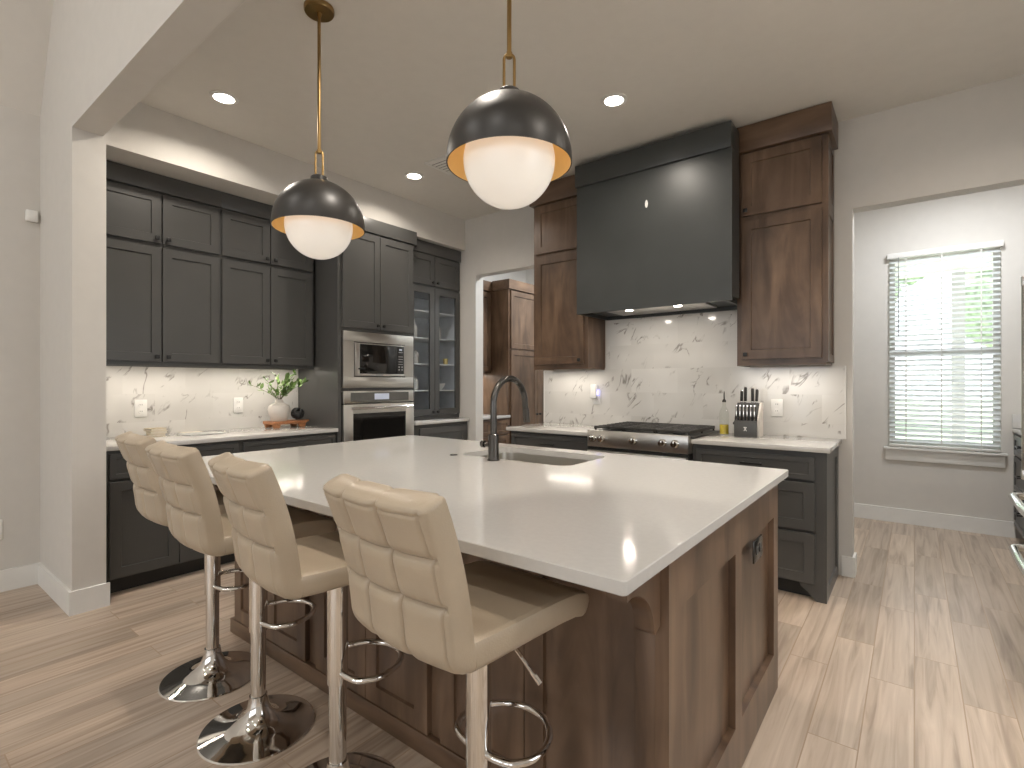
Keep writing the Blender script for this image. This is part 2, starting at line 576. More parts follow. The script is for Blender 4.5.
def base_strip(name, pieces):
    m = MB()
    for p in pieces:
        m.box(*p, 0, 0.132)
    struct(m.build(name, 'trim_white'))
base_strip('baseboard_window', [(-1.95, 0.665, YW - 0.015, YW)])
base_strip('baseboard_living', [(-4.46, -4.445, -6.0, 0.76)])
base_strip('baseboard_column', [(-4.46, -3.685, 0.76, 0.775), (-3.70, -3.685, 0.775, 0.945)])
base_strip('baseboard_back', [(-0.385, -0.325, YB - 0.015, YB), (-0.325, -0.31, YB - 0.015, YB + 0.135), (-3.695, -3.665, YB - 0.015, YB + 0.12)])

# marble tile behind the worktops
struct(MB().box(XA, XA + 0.010, 0.94, 2.52, 0.914, 1.42).build('wall_tile_left', 'marble_left'))
m = MB().box(-2.785, -0.367, YB - 0.010, YB, 0.914, 1.405).box(-2.135, -0.975, YB - 0.010, YB, 1.405, 1.90)
struct(m.build('wall_tile_back', 'marble_back'))
struct(MB().box(-2.80, -2.785, YB - 0.012, YB, 0.914, 1.405).box(-0.367, -0.360, YB - 0.012, YB, 0.914, 1.405).build('trim_1', 'trim_white'))

# window with sashes, glass, sill
win = bpy.data.objects.new('window_1', None); COL.objects.link(win); struct(win)
fy0, fy1 = YW + 0.045, YW + 0.10
m = MB().box(WX0, WX0 + 0.045, fy0, fy1, WZ0, WZ1).box(WX1 - 0.045, WX1, fy0, fy1, WZ0, WZ1)
m.box(WX0 + 0.045, WX1 - 0.045, fy0, fy1, WZ0, WZ0 + 0.05).box(WX0 + 0.045, WX1 - 0.045, fy0, fy1, WZ1 - 0.05, WZ1)
m.box(WX0 + 0.045, WX1 - 0.045, fy0, fy1, 1.53, 1.60)
m.build('window_frame', 'trim_white', win)
MB().box(WX0 + 0.045, WX1 - 0.045, fy0 + 0.02, fy0 + 0.026, WZ0 + 0.05, 1.53).box(WX0 + 0.045, WX1 - 0.045, fy0 + 0.02, fy0 + 0.026, 1.60, WZ1 - 0.05).build('window_pane', 'clear_glass', win)
MB().box(-0.225, 0.615, YW - 0.045, YW + 0.045, WZ0 - 0.022, WZ0 - 0.001, 0.004).build('window_sill', 'trim_white', win)
MB().box(-0.212, 0.602, YW - 0.018, YW, WZ0 - 0.122, WZ0 - 0.022, 0.003).build('window_apron', 'trim_white', win)

# outdoors: porch, lawn, trees
struct(MB().box(-30, 30, 9.0, 60, -0.30, -0.15).build('ground_lawn', 'lawn'))
struct(MB().box(-5, 5, 6.1, 9.0, -0.30, -0.08).build('ground_porch', 'concrete'))
struct(MB().box(-5, 5, 6.1, 8.9, 2.72, 2.86).build('roof_porch', 'porch_paint'))
p = thing('porch_post', 'square grey porch post standing outside behind the window blind', 'post', (0.44, 8.70, -0.08))
MB().box(-0.065, 0.065, -0.065, 0.065, 0.16, 2.80).build('shaft', 'porch_paint', p)
MB().box(-0.09, 0.09, -0.09, 0.09, 0, 0.16).build('plinth', 'porch_paint', p)
def tree(x, y, h, r, label):
    t = thing('tree', label, 'tree', (x, y, -0.15))
    MB().tube([(0, 0, 0), (0.1, 0, h * 0.35), (0, 0.1, h * 0.7)], [0.22, 0.17, 0.09], 10).build('trunk', 'bark', t)
    m = MB()
    for k in range(16):
        a, rr = random.random() * 2 * PI, r * 0.75 * math.sqrt(random.random())
        c = Vector((math.cos(a) * rr, math.sin(a) * rr, h * (0.45 + 0.5 * random.random())))
        s = r * (0.28 + 0.25 * random.random())
        g = bmesh.ops.create_icosphere(m.bm, subdivisions=3, radius=s, matrix=Matrix.Translation(c))
        for v in g['verts']:
            v.co += Vector((random.uniform(-1, 1), random.uniform(-1, 1), random.uniform(-1, 1))) * s * 0.09
    m.build('crown', 'foliage', t, smooth=0)
tree(-2.6, 26, 7.5, 3.0, 'tall tree out on the lawn, its trunk nearest the window edge by the cabinets')
tree(4.4, 28, 8.0, 3.2, 'tall tree out on the lawn, beyond the porch post')

# ------------------------------------------------------------------ cabinets
def knob(x, z, y, parent, mat='black'):
    m = MB().lathe([(0.0, 0), (0.006, 0), (0.006, -0.014), (0.009, -0.017)], (x, y, z), 12, 'Y')
    m.box(x - 0.0135, x + 0.0135, y - 0.027, y - 0.0165, z - 0.0135, z + 0.0135, 0.003)
    m.build('knob', mat, parent)

def pull(x, z, y, parent, w=0.13, mat='black'):
    m = MB().box(x - w / 2, x + w / 2, y - 0.034, y - 0.024, z - 0.006, z + 0.006, 0.002)
    for s in (-1, 1):
        m.box(x + s * (w / 2 - 0.014) - 0.005, x + s * (w / 2 - 0.014) + 0.005, y - 0.025, y, z - 0.005, z + 0.005)
    m.build('handle', mat, parent)

def front(parent, kind, x0, x1, z0, z1, mat, kn=None, w=0.058, y0=0.0, open_=False):
    o = MB().shaker(x0, x1, z0, z1, y0, w=w, open_=open_).build(kind, mat, parent)
    if kn == 'pull':
        pull((x0 + x1) / 2, (z0 + z1) / 2 + 0.005, y0 - 0.012, o)
    elif kn:
        kx = x0 + 0.03 if 'l' in kn else x1 - 0.03
        kz = z0 + 0.032 if 'b' in kn else (z1 - 0.032 if 't' in kn else (z0 + z1) / 2)
        knob(kx, kz, y0 - 0.021, o)
    return o

def put(name, label, cat, origin, rz, group=None):
    return thing(name, label, cat, origin, rz, group)

# --- cabinet wall, wall cabinets: local x runs along +Y of the room
XU = -4.112                                   # face frames of the wall cabinets
def upper_unit(y0, y1, doors, label):
    c = put('wall_cabinet', label, 'cabinet', (XU, y0, 0), FACE_X, 'charcoal wall cabinets')
    w = y1 - y0
    MB().box(0, w, 0, 0.306, 1.425, 2.60).build('cabinet_body', 'charcoal', c)
    MB().box(0, w, -0.004, 0.018, 1.408, 1.425).box(0, w, 0.288, 0.306, 1.408, 1.425).build('light_rail', 'charcoal', c)
    MB().box(0, w, -0.030, 0.306, 2.60, 2.718, 0.002).build('top_fascia', 'charcoal', c)
    for i, (a, b) in enumerate(doors):
        k = 'r' if i == 0 else 'l'
        front(c, 'door', a - y0, b - y0, 1.438, 2.222, 'charcoal', k + 'b')
        front(c, 'door', a - y0, b - y0, 2.248, 2.590, 'charcoal', k + 'b')
    MB().box(0.02, w - 0.02, 0.10, 0.125, 1.412, 1.4245).build('light_strip', 'strip_lens', c)
upper_unit(0.935, 1.724, [(0.965, 1.337), (1.345, 1.714)], 'charcoal two-tier wall cabinet beside the white column, over the papers')
upper_unit(1.725, 2.492, [(1.735, 2.098), (2.106, 2.466)], 'charcoal two-tier wall cabinet next to the oven tower, over the leafy vase')

# --- base cabinets on that wall
XBASE = -3.825
def base_unit(y0, y1, label):
    c = put('base_cabinet', label, 'cabinet', (XBASE, y0, 0), FACE_X, 'charcoal base cabinets')
    w = y1 - y0
    MB().box(0, w, 0, 0.59, 0.10, 0.883).build('cabinet_body', 'charcoal', c)
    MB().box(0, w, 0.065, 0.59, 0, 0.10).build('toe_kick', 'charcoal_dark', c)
    front(c, 'drawer', 0.026, w - 0.012, 0.708, 0.862, 'charcoal', 'pull', w=0.03)
    h = w / 2 + 0.006
    front(c, 'door', 0.026, h - 0.003, 0.112, 0.692, 'charcoal', 'rt')
    front(c, 'door', h + 0.003, w - 0.012, 0.112, 0.692, 'charcoal', 'lt')
base_unit(0.948, 1.732, 'charcoal base cabinet beside the white column, behind the farthest stools')
base_unit(1.733, 2.518, 'charcoal base cabinet beside the oven tower, under the leafy vase')
tag(MB().box(XA + 0.01, -3.785, 0.945, 2.519, 0.884, 0.914, 0.003).build('worktop', 'quartz'), 'white quartz worktop holding the leafy vase and wooden tray', 'worktop')

# --- oven tower
XT = -3.80
TY0, TY1 = 2.522, 3.347
tw = put('oven_tower', 'tall charcoal cabinet housing the microwave and wall oven', 'cabinet', (XT, TY0, 0), FACE_X)
w = TY1 - TY0
m = MB().box(0, 0.036, 0, 0.61, 0.10, 2.62).box(w - 0.014, w, 0, 0.61, 0.10, 2.62).box(0.036, w - 0.014, 0.59, 0.61, 0.10, 2.62)
m.box(0.036, w - 0.014, 0, 0.59, 1.735, 2.62).box(0.036, w - 0.014, 0, 0.59, 1.225, 1.246).box(0.036, w - 0.014, 0, 0.59, 0.10, 0.40)
m.build('cabinet_body', 'charcoal', tw)
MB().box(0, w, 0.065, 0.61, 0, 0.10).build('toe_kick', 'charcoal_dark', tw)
MB().box(-0.012, w + 0.020, -0.032, -0.0005, 2.612, 2.735, 0.002).box(w, w + 0.020, -0.0005, 0.05, 2.612, 2.72).build('cornice', 'charcoal', tw)
front(tw, 'door', 0.038, 0.418, 1.765, 2.598, 'charcoal', 'rb')
front(tw, 'door', 0.424, 0.808, 1.765, 2.598, 'charcoal', 'lb')
front(tw, 'drawer', 0.038, 0.808, 0.115, 0.385, 'charcoal', 'pull')

mw = put('microwave', 'built-in microwave in a wide stainless trim frame', 'microwave', (XT, TY0 + 0.0405, 1.2475), FACE_X)
w2, h2 = 0.768, 0.484
m = MB().box(0, w2, -0.022, -0.001, 0, 0.096, 0.002).box(0, w2, -0.022, -0.001, 0.398, h2, 0.002).box(0, 0.103, -0.022, -0.001, 0.096, 0.398).box(w2 - 0.104, w2, -0.022, -0.001, 0.096, 0.398)
m.build('trim_frame', 'brushed', mw)
MB().box(0.102, 0.666, -0.001, 0.45, 0.095, 0.399).build('cavity_box', 'black', mw)
MB().box(0.110, 0.160, -0.026, -0.001, 0.104, 0.390, 0.002).box(0.160, 0.660, -0.026, -0.001, 0.104, 0.124, 0.002).box(0.160, 0.660, -0.026, -0.001, 0.380, 0.390, 0.002).box(0.650, 0.660, -0.026, -0.001, 0.124, 0.380).build('door_frame', 'brushed', mw)
dg = MB().box(0.161, 0.565, -0.027, -0.001, 0.1245, 0.3795, 0.003).build('door', 'black_glass', mw)
MB().tube([(0.150, -0.028, 0.165), (0.150, -0.052, 0.165), (0.195, -0.052, 0.165)], 0.007, 8).build('handle', 'black', dg)
cp = MB().box(0.567, 0.649, -0.027, -0.001, 0.1245, 0.3795, 0.003).build('control_panel', 'black', mw)
for zz in (0.325, 0.285, 0.262, 0.238, 0.215):
    MB().box(0.582, 0.634, -0.0285, -0.027, zz - 0.003, zz + 0.003).build('button', 'plastic_grey', cp)
for zz in (0.19, 0.165):
    for xx in (0.59, 0.625):
        MB().box(xx - 0.008, xx + 0.008, -0.0285, -0.027, zz - 0.007, zz + 0.007).build('button', 'plastic_grey', cp)
MB().box(0.592, 0.624, -0.0285, -0.027, 0.342, 0.357).build('display', 'display', cp)
MB().box(0.33, 0.41, -0.0275, -0.026, 0.109, 0.118).build('name_plate', 'plastic_grey', mw)

ov = put('wall_oven', 'built-in stainless wall oven below the microwave', 'oven', (XT, TY0 + 0.0405, 0.402), FACE_X)
MB().box(0.02, w2 - 0.02, 0.0, 0.55, 0.01, 0.81).build('oven_body', 'black', ov)
cp = MB().box(0, w2, -0.024, -0.001, 0.714, 0.820, 0.002).build('control_panel', 'brushed', ov)
MB().box(0.07, 0.706, -0.0255, -0.024, 0.728, 0.806).build('control_glass', 'panel_dark', cp)
MB().box(0.315, 0.475, -0.0265, -0.0255, 0.742, 0.795).build('display', 'display', cp)
d = MB().box(0, 0.092, -0.030, -0.001, 0, 0.705, 0.002).box(w2 - 0.098, w2, -0.030, -0.001, 0, 0.705, 0.002).box(0.092, w2 - 0.098, -0.030, -0.001, 0, 0.10).box(0.092, w2 - 0.098, -0.030, -0.001, 0.625, 0.705).build('door', 'brushed', ov)
MB().box(0.0925, w2 - 0.0985, -0.026, -0.002, 0.1005, 0.6245).build('oven_window', 'black_glass', d)
m = MB().tube([(0.05, -0.062, 0.672), (w2 - 0.05, -0.062, 0.672)], 0.011, 14)
for xx in (0.09, w2 - 0.09):
    m.tube([(xx, -0.030, 0.672), (xx, -0.062, 0.672)], 0.008, 10)
m.build('handle', 'chrome', d)

# --- glass display cabinet in the niche with its base cabinet
GX, GY0, GY1 = -3.92, 3.372, 4.108
gc = put('display_cabinet', 'charcoal cabinet with two tall glass doors beside the oven tower', 'cabinet', (GX, GY0, 0), FACE_X)
w = GY1 - GY0
m = MB().box(0, 0.02, 0, 0.485, 0.916, 2.60).box(w - 0.02, w, 0, 0.485, 0.916, 2.60).box(0.02, w - 0.02, 0.465, 0.485, 0.916, 2.60)
m.box(0.02, w - 0.02, 0, 0.465, 0.916, 0.955).box(0.02, w - 0.02, 0, 0.465, 2.235, 2.60)
m.build('cabinet_body', 'charcoal', gc)
MB().box(0.0205, w - 0.0205, 0.460, 0.4645, 0.956, 2.234).box(0.0205, 0.024, 0.012, 0.460, 0.956, 2.234).box(w - 0.024, w - 0.0205, 0.012, 0.460, 0.956, 2.234).build('reflection_lining', 'reflection_grey', gc)  # pale sheets added inside, their lightness imitates reflections in the glass doors
MB().box(-0.0, w, -0.030, 0.485, 2.60, 2.718, 0.002).build('top_fascia', 'charcoal', gc)
SHELVES = (1.215, 1.490, 1.755, 2.030)
for z in SHELVES:
    MB().box(0.0245, w - 0.0245, 0.035, 0.459, z - 0.012, z, 0.001).build('shelf', 'plastic_white', gc)
h = 0.352
for a, b, k in ((0.012, h, 'rb'), (h + 0.006, w - 0.012, 'lb')):
    d = front(gc, 'door', a, b, 0.962, 2.262, 'charcoal', k, w=0.062, open_=True)
    MB().box(a + 0.060, b - 0.060, -0.012, -0.008, 1.022, 2.202).build('door_glass', 'cabinet_glass', d)
    front(gc, 'door', a, b, 2.286, 2.592, 'charcoal', k)
nb = put('base_cabinet', 'charcoal base cabinet under the glass-doored cabinet', 'cabinet', (-3.80, 3.349, 0), FACE_X, 'charcoal base cabinets')
w = 4.108 - 3.349
MB().box(0, w, 0, 0.605, 0.10, 0.883).build('cabinet_body', 'charcoal', nb)
MB().box(0, w, 0.065, 0.605, 0, 0.10).build('toe_kick', 'charcoal_dark', nb)
front(nb, 'drawer', 0.07, w - 0.035, 0.60, 0.845, 'charcoal', 'pull')
front(nb, 'drawer', 0.07, w - 0.035, 0.36, 0.59, 'charcoal', 'pull')
front(nb, 'drawer', 0.07, w - 0.035, 0.115, 0.35, 'charcoal', 'pull')
tag(MB().box(XA + 0.002, -3.765, 3.349, 4.109, 0.884, 0.914, 0.003).build('worktop', 'quartz'), 'short white quartz worktop under the glass-doored cabinet', 'worktop')

def glassware(kind, prof, mat, x, y, z, label):
    o = MB().lathe(prof, (0, 0, 0), 20).build(kind, mat)
    o.location = (x, y, z + 0.0005)
    tag(o, label, kind.replace('_', ' '), 'ware in the glass cabinet')
    return o
tall = [(0, 0), (0.035, 0), (0.04, 0.02), (0.038, 0.11), (0.016, 0.15), (0.014, 0.19), (0.018, 0.195), (0.012, 0.195), (0.010, 0.15), (0, 0.14)]
bowl = [(0, 0), (0.03, 0), (0.06, 0.03), (0.078, 0.07), (0.072, 0.07), (0.055, 0.035), (0, 0.012)]
jar = [(0, 0), (0.042, 0), (0.05, 0.02), (0.05, 0.10), (0.03, 0.12), (0.03, 0.14), (0.024, 0.14), (0.024, 0.11), (0, 0.10)]
tumb = [(0, 0), (0.03, 0), (0.036, 0.09), (0.033, 0.09), (0.027, 0.008), (0, 0.006)]
glassware('decorative_bottle', tall, 'ceramic', -4.06, 3.58, 1.755, 'slim pale bottle on the second shelf, behind the glass door near the oven')
glassware('decorative_bottle', tall, 'ceramic', -4.06, 3.92, 1.755, 'slim pale bottle on the second shelf, behind the glass door near the doorway')
glassware('storage_jar', jar, 'ceramic', -4.06, 3.59, 1.490, 'round pale jar on the middle shelf of the glass cabinet')
glassware('storage_jar', jar, 'plastic_white', -4.06, 3.88, 1.490, 'white lidless jar on the middle shelf beside the gold cup')
glassware('gold_cup', [(r * 0.8, z * 0.7) for r, z in tumb], 'gold', -4.02, 4.00, 1.490, 'small gold cup on the middle shelf of the glass cabinet')
glassware('serving_bowl', bowl, 'plastic_white', -4.06, 3.93, 1.215, 'white footed bowl on the lowest raised shelf of the glass cabinet')
glassware('storage_jar', jar, 'plastic_white', -4.06, 3.58, 1.215, 'white jar on the lowest raised shelf, near the oven side')
for i, yy in enumerate((3.50, 3.58, 3.86, 3.94, 4.01)):
    glassware('drinking_glass', [(r, z * 0.6) for r, z in tumb], 'plastic_white', -4.03, yy, 0.955, 'small pale tumbler in the row on the bottom of the glass cabinet')

# ------------------------------------------------------------------ range wall
def wall_wood(x0, x1, door, label, knobs, side):
    c = put('wall_cabinet', label, 'cabinet', (x0, 3.80, 0), 0, 'stained wood wall cabinets')
    w = x1 - x0
    MB().box(0, w, 0, 0.308, 1.425, 2.88).build('cabinet_body', 'walnut', c)
    MB().box(0, w, 0, 0.018, 1.408, 1.425).box(0, 0.018, 0.018, 0.296, 1.408, 1.425).box(w - 0.018, w, 0.018, 0.296, 1.408, 1.425).build('light_rail', 'walnut_flat', c)
    a, b = door[0] - x0, door[1] - x0
    front(c, 'door', a, b, 1.452, 2.398, 'walnut', knobs, w=0.062)
    front(c, 'door', a, b, 2.432, 2.852, 'walnut', knobs, w=0.062)
    MB().box(-0.0 if side > 0 else -0.02, w + (0.035 if side > 0 else 0), -0.045, 0.308, 2.866, 3.040, 0.002).build('cornice', 'walnut_flat', c)
    if side > 0:
        s = MB().shaker(0.0, 0.306, 1.425, 2.42, 0, t=0.012, w=0.05, rec=0.008).shaker(0.0, 0.306, 2.421, 2.864, 0, t=0.012, w=0.05, rec=0.008)
        s.move(Matrix.Translation((w, 0.001, 0)) @ Matrix.Rotation(PI / 2, 4, 'Z'))
        s.build('side_panel', 'walnut', c)
    return c
wall_wood(-2.70, -2.15, (-2.675, -2.185), 'stained wood wall cabinet between the doorway and the range hood', 'rb', -1)
wall_wood(-0.972, -0.440, (-0.940, -0.462), 'stained wood wall cabinet above the knife block', 'lb', 1)

hd = put('range_hood', 'large boxy black range hood hanging over the stove', 'range hood', (-2.121, 3.57, 0), 0)
w, wf = 1.146, 1.176
MB().box(0, wf, 0, 0.18, 1.865, 2.84).box(0, w, 0.18, 0.52, 1.865, 2.84).build('hood_body', 'hood_black', hd)
m = MB().box(0, 0.02, 0.02, 0.50, 1.836, 1.865).box(w - 0.02, w, 0.02, 0.50, 1.836, 1.865).box(0, wf, 0, 0.02, 1.836, 1.865).box(0, w, 0.50, 0.52, 1.836, 1.865)
m.build('bottom_lip', 'hood_black', hd)
MB().box(-0.004, wf, -0.022, 0.18, 2.838, 3.006, 0.002).build('top_fascia', 'hood_black', hd)
MB().box(0.20, 0.96, 0.06, 0.42, 1.850, 1.8645, 0.002).build('hood_insert', 'brushed', hd)
for xx in (0.389, 0.769):
    MB().lathe([(0, 0), (0.028, 0), (0.028, 0.005), (0, 0.005)], (xx, 0.13, 1.8445), 20).build('hood_light', 'lamp_lens', hd)
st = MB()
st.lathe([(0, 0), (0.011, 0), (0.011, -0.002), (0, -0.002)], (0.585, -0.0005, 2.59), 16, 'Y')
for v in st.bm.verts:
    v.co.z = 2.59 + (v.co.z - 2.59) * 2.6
st.build('oval_mark', 'plastic_white', hd)  # small white oval mark on the hood front

def base_back(x0, x1, label):
    c = put('base_cabinet', label, 'cabinet', (x0, 3.512, 0), 0, 'charcoal base cabinets')
    return c, x1 - x0
c, w = base_back(-1.182, -0.417, 'charcoal drawer cabinet under the knife block, its end panel facing the window')
MB().box(0, w, 0, 0.585, 0.10, 0.883).build('cabinet_body', 'charcoal', c)
m = MB().box(0, w - 0.035, 0.065, 0.585, 0, 0.10)
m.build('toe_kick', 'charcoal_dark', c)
MB().prism([(w - 0.04, 0), (w, 0), (w, 0.10), (w - 0.13, 0.10), (w - 0.12, 0.075), (w - 0.085, 0.05), (w - 0.06, 0.02)], 'Y', 0.0, 0.03).box(w - 0.02, w, 0.03, 0.585, 0, 0.10).build('foot', 'charcoal', c)
front(c, 'drawer', 0.03, w - 0.045, 0.716, 0.850, 'charcoal', 'pull', w=0.03)
front(c, 'drawer', 0.03, w - 0.045, 0.418, 0.698, 'charcoal', 'pull')
front(c, 'drawer', 0.03, w - 0.045, 0.105, 0.398, 'charcoal', 'pull')
s = MB().shaker(0.0, 0.584, 0.0, 0.883, 0, t=0.014, w=0.075, rec=0.009)
s.move(Matrix.Translation((w, 0.001, 0)) @ Matrix.Rotation(PI / 2, 4, 'Z'))
s.build('side_panel', 'charcoal', c)
c, w = base_back(-2.735, -1.948, 'charcoal drawer cabinet between the doorway and the range')
MB().box(0, w, 0, 0.585, 0.10, 0.883).build('cabinet_body', 'charcoal', c)
MB().box(0, w, 0.065, 0.585, 0, 0.10).build('toe_kick', 'charcoal_dark', c)
front(c, 'drawer', 0.022, w - 0.03, 0.716, 0.862, 'charcoal', 'pull', w=0.03)
front(c, 'drawer', 0.022, w - 0.03, 0.418, 0.698, 'charcoal', 'pull')
front(c, 'drawer', 0.022, w - 0.03, 0.105, 0.398, 'charcoal', 'pull')
tag(MB().box(-1.180, -0.383, 3.472, YB - 0.011, 0.884, 0.914, 0.003).build('worktop', 'quartz'), 'white quartz worktop under the knife block and oil bottle', 'worktop')
tag(MB().box(-2.762, -1.950, 3.472, YB - 0.011, 0.884, 0.914, 0.003).build('worktop', 'quartz'), 'white quartz worktop between the doorway and the range', 'worktop')

# --- gas range
rg = put('gas_range', 'stainless gas range with black grates and five front knobs', 'range', (-1.945, 3.43, 0), 0)
w = 0.762
MB().box(0.004, w - 0.004, 0.02, 0.655, 0.02, 0.8155).build('oven_body', 'charcoal_dark', rg)
cp = MB().box(0, w, -0.004, 0.045, 0.816, 0.938, 0.006).box(0, w, 0.045, 0.655, 0.816, 0.9155).build('control_panel', 'stainless', rg)
for xx in (0.055, 0.125, 0.375, 0.590, 0.675):
    m = MB().lathe([(0, -0.040), (0.020, -0.040), (0.0225, -0.036), (0.0235, -0.014), (0.028, -0.012), (0.028, -0.0005), (0, -0.0005)], (xx, -0.004, 0.880), 20, 'Y')
    m.box(xx - 0.0045, xx + 0.0045, -0.050, -0.040, 0.859, 0.901, 0.002)
    m.build('knob', 'chrome', rg)
d = MB().box(0.008, w - 0.008, -0.020, 0.0195, 0.17, 0.792, 0.004).build('door', 'stainless', rg)
MB().box(0.10, w - 0.10, -0.0225, -0.0195, 0.27, 0.66, 0.001).build('oven_window', 'black_glass', d)
m = MB().tube([(0.04, -0.068, 0.752), (w - 0.04, -0.068, 0.752)], 0.012, 14)
for xx in (0.07, w - 0.07):
    m.tube([(xx, -0.018, 0.752), (xx, -0.068, 0.752)], 0.008, 10)
m.build('handle', 'chrome', d)
MB().box(0.008, w - 0.008, -0.012, 0.018, 0.03, 0.16, 0.004).build('drawer', 'stainless', rg)
MB().box(0.004, w + 0.020, 0.0455, 0.640, 0.9160, 0.930, 0.002).build('cooktop', 'iron', rg)
for i in range(3):
    a = 0.024 + i * 0.243
    b = a + 0.238
    m = MB()
    z0, z1 = 0.950, 0.964
    m.box(a, a + 0.012, 0.06, 0.628, z0 - 0.006, z1).box(b - 0.012, b, 0.06, 0.628, z0 - 0.006, z1)
    n = 9
    for k in range(n):
        yy = 0.06 + 0.556 * k / (n - 1)
        m.box(a, b, yy, yy + 0.012, z0, z1 + 0.002, 0.002, 1)
    m.box((a + b) / 2 - 0.006, (a + b) / 2 + 0.006, 0.06, 0.628, z0 - 0.002, z1)
    for xx in (a + 0.006, b - 0.006):
        for yy in (0.075, 0.34, 0.612):
            m.box(xx - 0.006, xx + 0.006, yy - 0.006, yy + 0.006, 0.9302, z0)
    m.build('grate', 'iron', rg)
for xx, yy in ((0.145, 0.19), (0.145, 0.49), (0.388, 0.34), (0.63, 0.19), (0.63, 0.49)):
    MB().lathe([(0.0, 0.9304), (0.045, 0.9304), (0.045, 0.938), (0.030, 0.940), (0.030, 0.944), (0, 0.944)], (xx, yy, 0), 20).build('burner', 'black', rg)

# --- things on that worktop
kb = put('knife_block', 'dark knife block with a wood-look side and small emblem', 'knife block', (-0.930, 3.86, 0.9145), 0)
BW = 0.074
m = MB().prism([(-0.0, 0), (0.12, 0), (0.12, 0.235), (0.075, 0.235), (0.0, 0.13)], 'X', -BW, BW)
m.build('block_body', 'charcoal_dark', kb)
MB().prism([(0.0, 0.0), (0.12, 0.0), (0.12, 0.237), (0.075, 0.237), (0.0, 0.132)], 'X', BW, BW + 0.012).build('side_board', 'ceramic', kb)
fp = MB().box(-BW, BW, -0.018, -0.0005, 0, 0.112, 0.002).build('front_panel', 'charcoal', kb)
m = MB()
cx, cz = 0.0, 0.055
for s in (-1, 1):
    m.prism([(cx - 0.011 * s, cz - 0.014), (cx - 0.006 * s, cz - 0.014), (cx + 0.009 * s, cz + 0.010), (cx + 0.004 * s, cz + 0.010)], 'Y', -0.0195, -0.018)
m.box(cx - 0.010, cx + 0.010, -0.0195, -0.018, cz + 0.010, cz + 0.014).box(cx - 0.004, cx + 0.004, -0.0195, -0.018, cz - 0.004, cz + 0.003)
m.build('emblem', 'plastic_white', fp)
def steak():
    k = thing('steak_knife', 'silver-trimmed black steak knife in the front row of the knife block', 'knife', (0, 0, 0), 0, 'steak knives in the block')
    MB().tube([(0, 0, 0), (0, 0.0, 0.05), (0, 0.002, 0.098)], [0.0068, 0.0078, 0.0085], 10).build('knife_handle', 'iron', k)
    MB().lathe([(0, 0.0985), (0.0085, 0.0985), (0.0085, 0.108), (0.004, 0.111), (0, 0.111)], (0, 0.002, 0), 10).build('end_cap', 'chrome', k)
    MB().box(-0.0032, 0.0032, -0.0108, -0.0070, 0.004, 0.097, 0.001).build('spine', 'chrome', k)
    return k
pk = steak()
for i in range(6):
    k = pk if i == 0 else copy_tree(pk)
    k.location = (-0.930 - 0.0585 + 0.0234 * i, 3.850, 1.0275)
    k.rotation_euler = (math.radians(-3), 0, 0)
def chef(hh):
    k = thing('kitchen_knife', 'black-handled kitchen knife standing in the knife block', 'knife', (0, 0, 0), 0)
    m = MB().box(-0.009, 0.009, -0.013, 0.013, 0.0, hh, 0.005)
    m.build('knife_handle', 'iron', k)
    MB().box(-0.0095, 0.0095, -0.0135, 0.0135, hh, hh + 0.008, 0.003).build('end_cap', 'chrome', k)
    MB().box(-0.0095, 0.0095, -0.0135, 0.0135, -0.009, 0.0, 0.002).build('bolster', 'chrome', k)
    return k
for (dx, dy, hh, lab) in ((-0.052, 0.100, 0.070, 'short black-handled knife at the outer corner of the block, nearest the oil bottle'),
                          (-0.026, 0.100, 0.098, 'taller black-handled knife beside the short one nearest the oil bottle'),
                          (0.022, 0.100, 0.090, 'black-handled knife in the pair nearest the outlet, inner one'),
                          (0.048, 0.100, 0.082, 'black-handled knife in the pair nearest the outlet, outer one')):
    k = chef(hh)
    k['label'] = lab
    k['group'] = 'kitchen knives in the block'
    k.location = (-0.930 + dx, 3.86 + dy, 0.9145 + 0.2455)
    k.rotation_euler = (0, math.radians(random.uniform(-3, 3)), 0)

ob = put('oil_bottle', 'clear glass bottle a third full of golden oil with a dark pourer', 'bottle', (-1.092, 3.92, 0.9145), 0)
MB().lathe([(0, 0.004), (0.033, 0.004), (0.033, 0.155), (0.026, 0.180), (0.013, 0.205), (0.012, 0.235)], seg=24).build('bottle_glass', 'bottle_glass', ob)
MB().lathe([(0, 0.0065), (0.0305, 0.0065), (0.0305, 0.075), (0, 0.075)], seg=24).build('oil', 'oil', ob)
MB().lathe([(0, 0.236), (0.014, 0.236), (0.012, 0.252), (0.005, 0.258), (0.004, 0.30), (0.002, 0.315), (0, 0.315)], seg=14).build('pourer', 'gunmetal', ob)
sh = put('salt_shaker', 'tiny clear shaker with a dark lid between oil bottle and knife block', 'shaker', (-1.028, 3.97, 0.9145), 0)
MB().lathe([(0, 0), (0.020, 0), (0.018, 0.06), (0.016, 0.075), (0, 0.075)], seg=18).build('shaker_glass', 'clear_glass', sh)
MB().lathe([(0, 0.0755), (0.017, 0.0755), (0.015, 0.092), (0, 0.096)], seg=18).build('lid', 'gunmetal', sh)

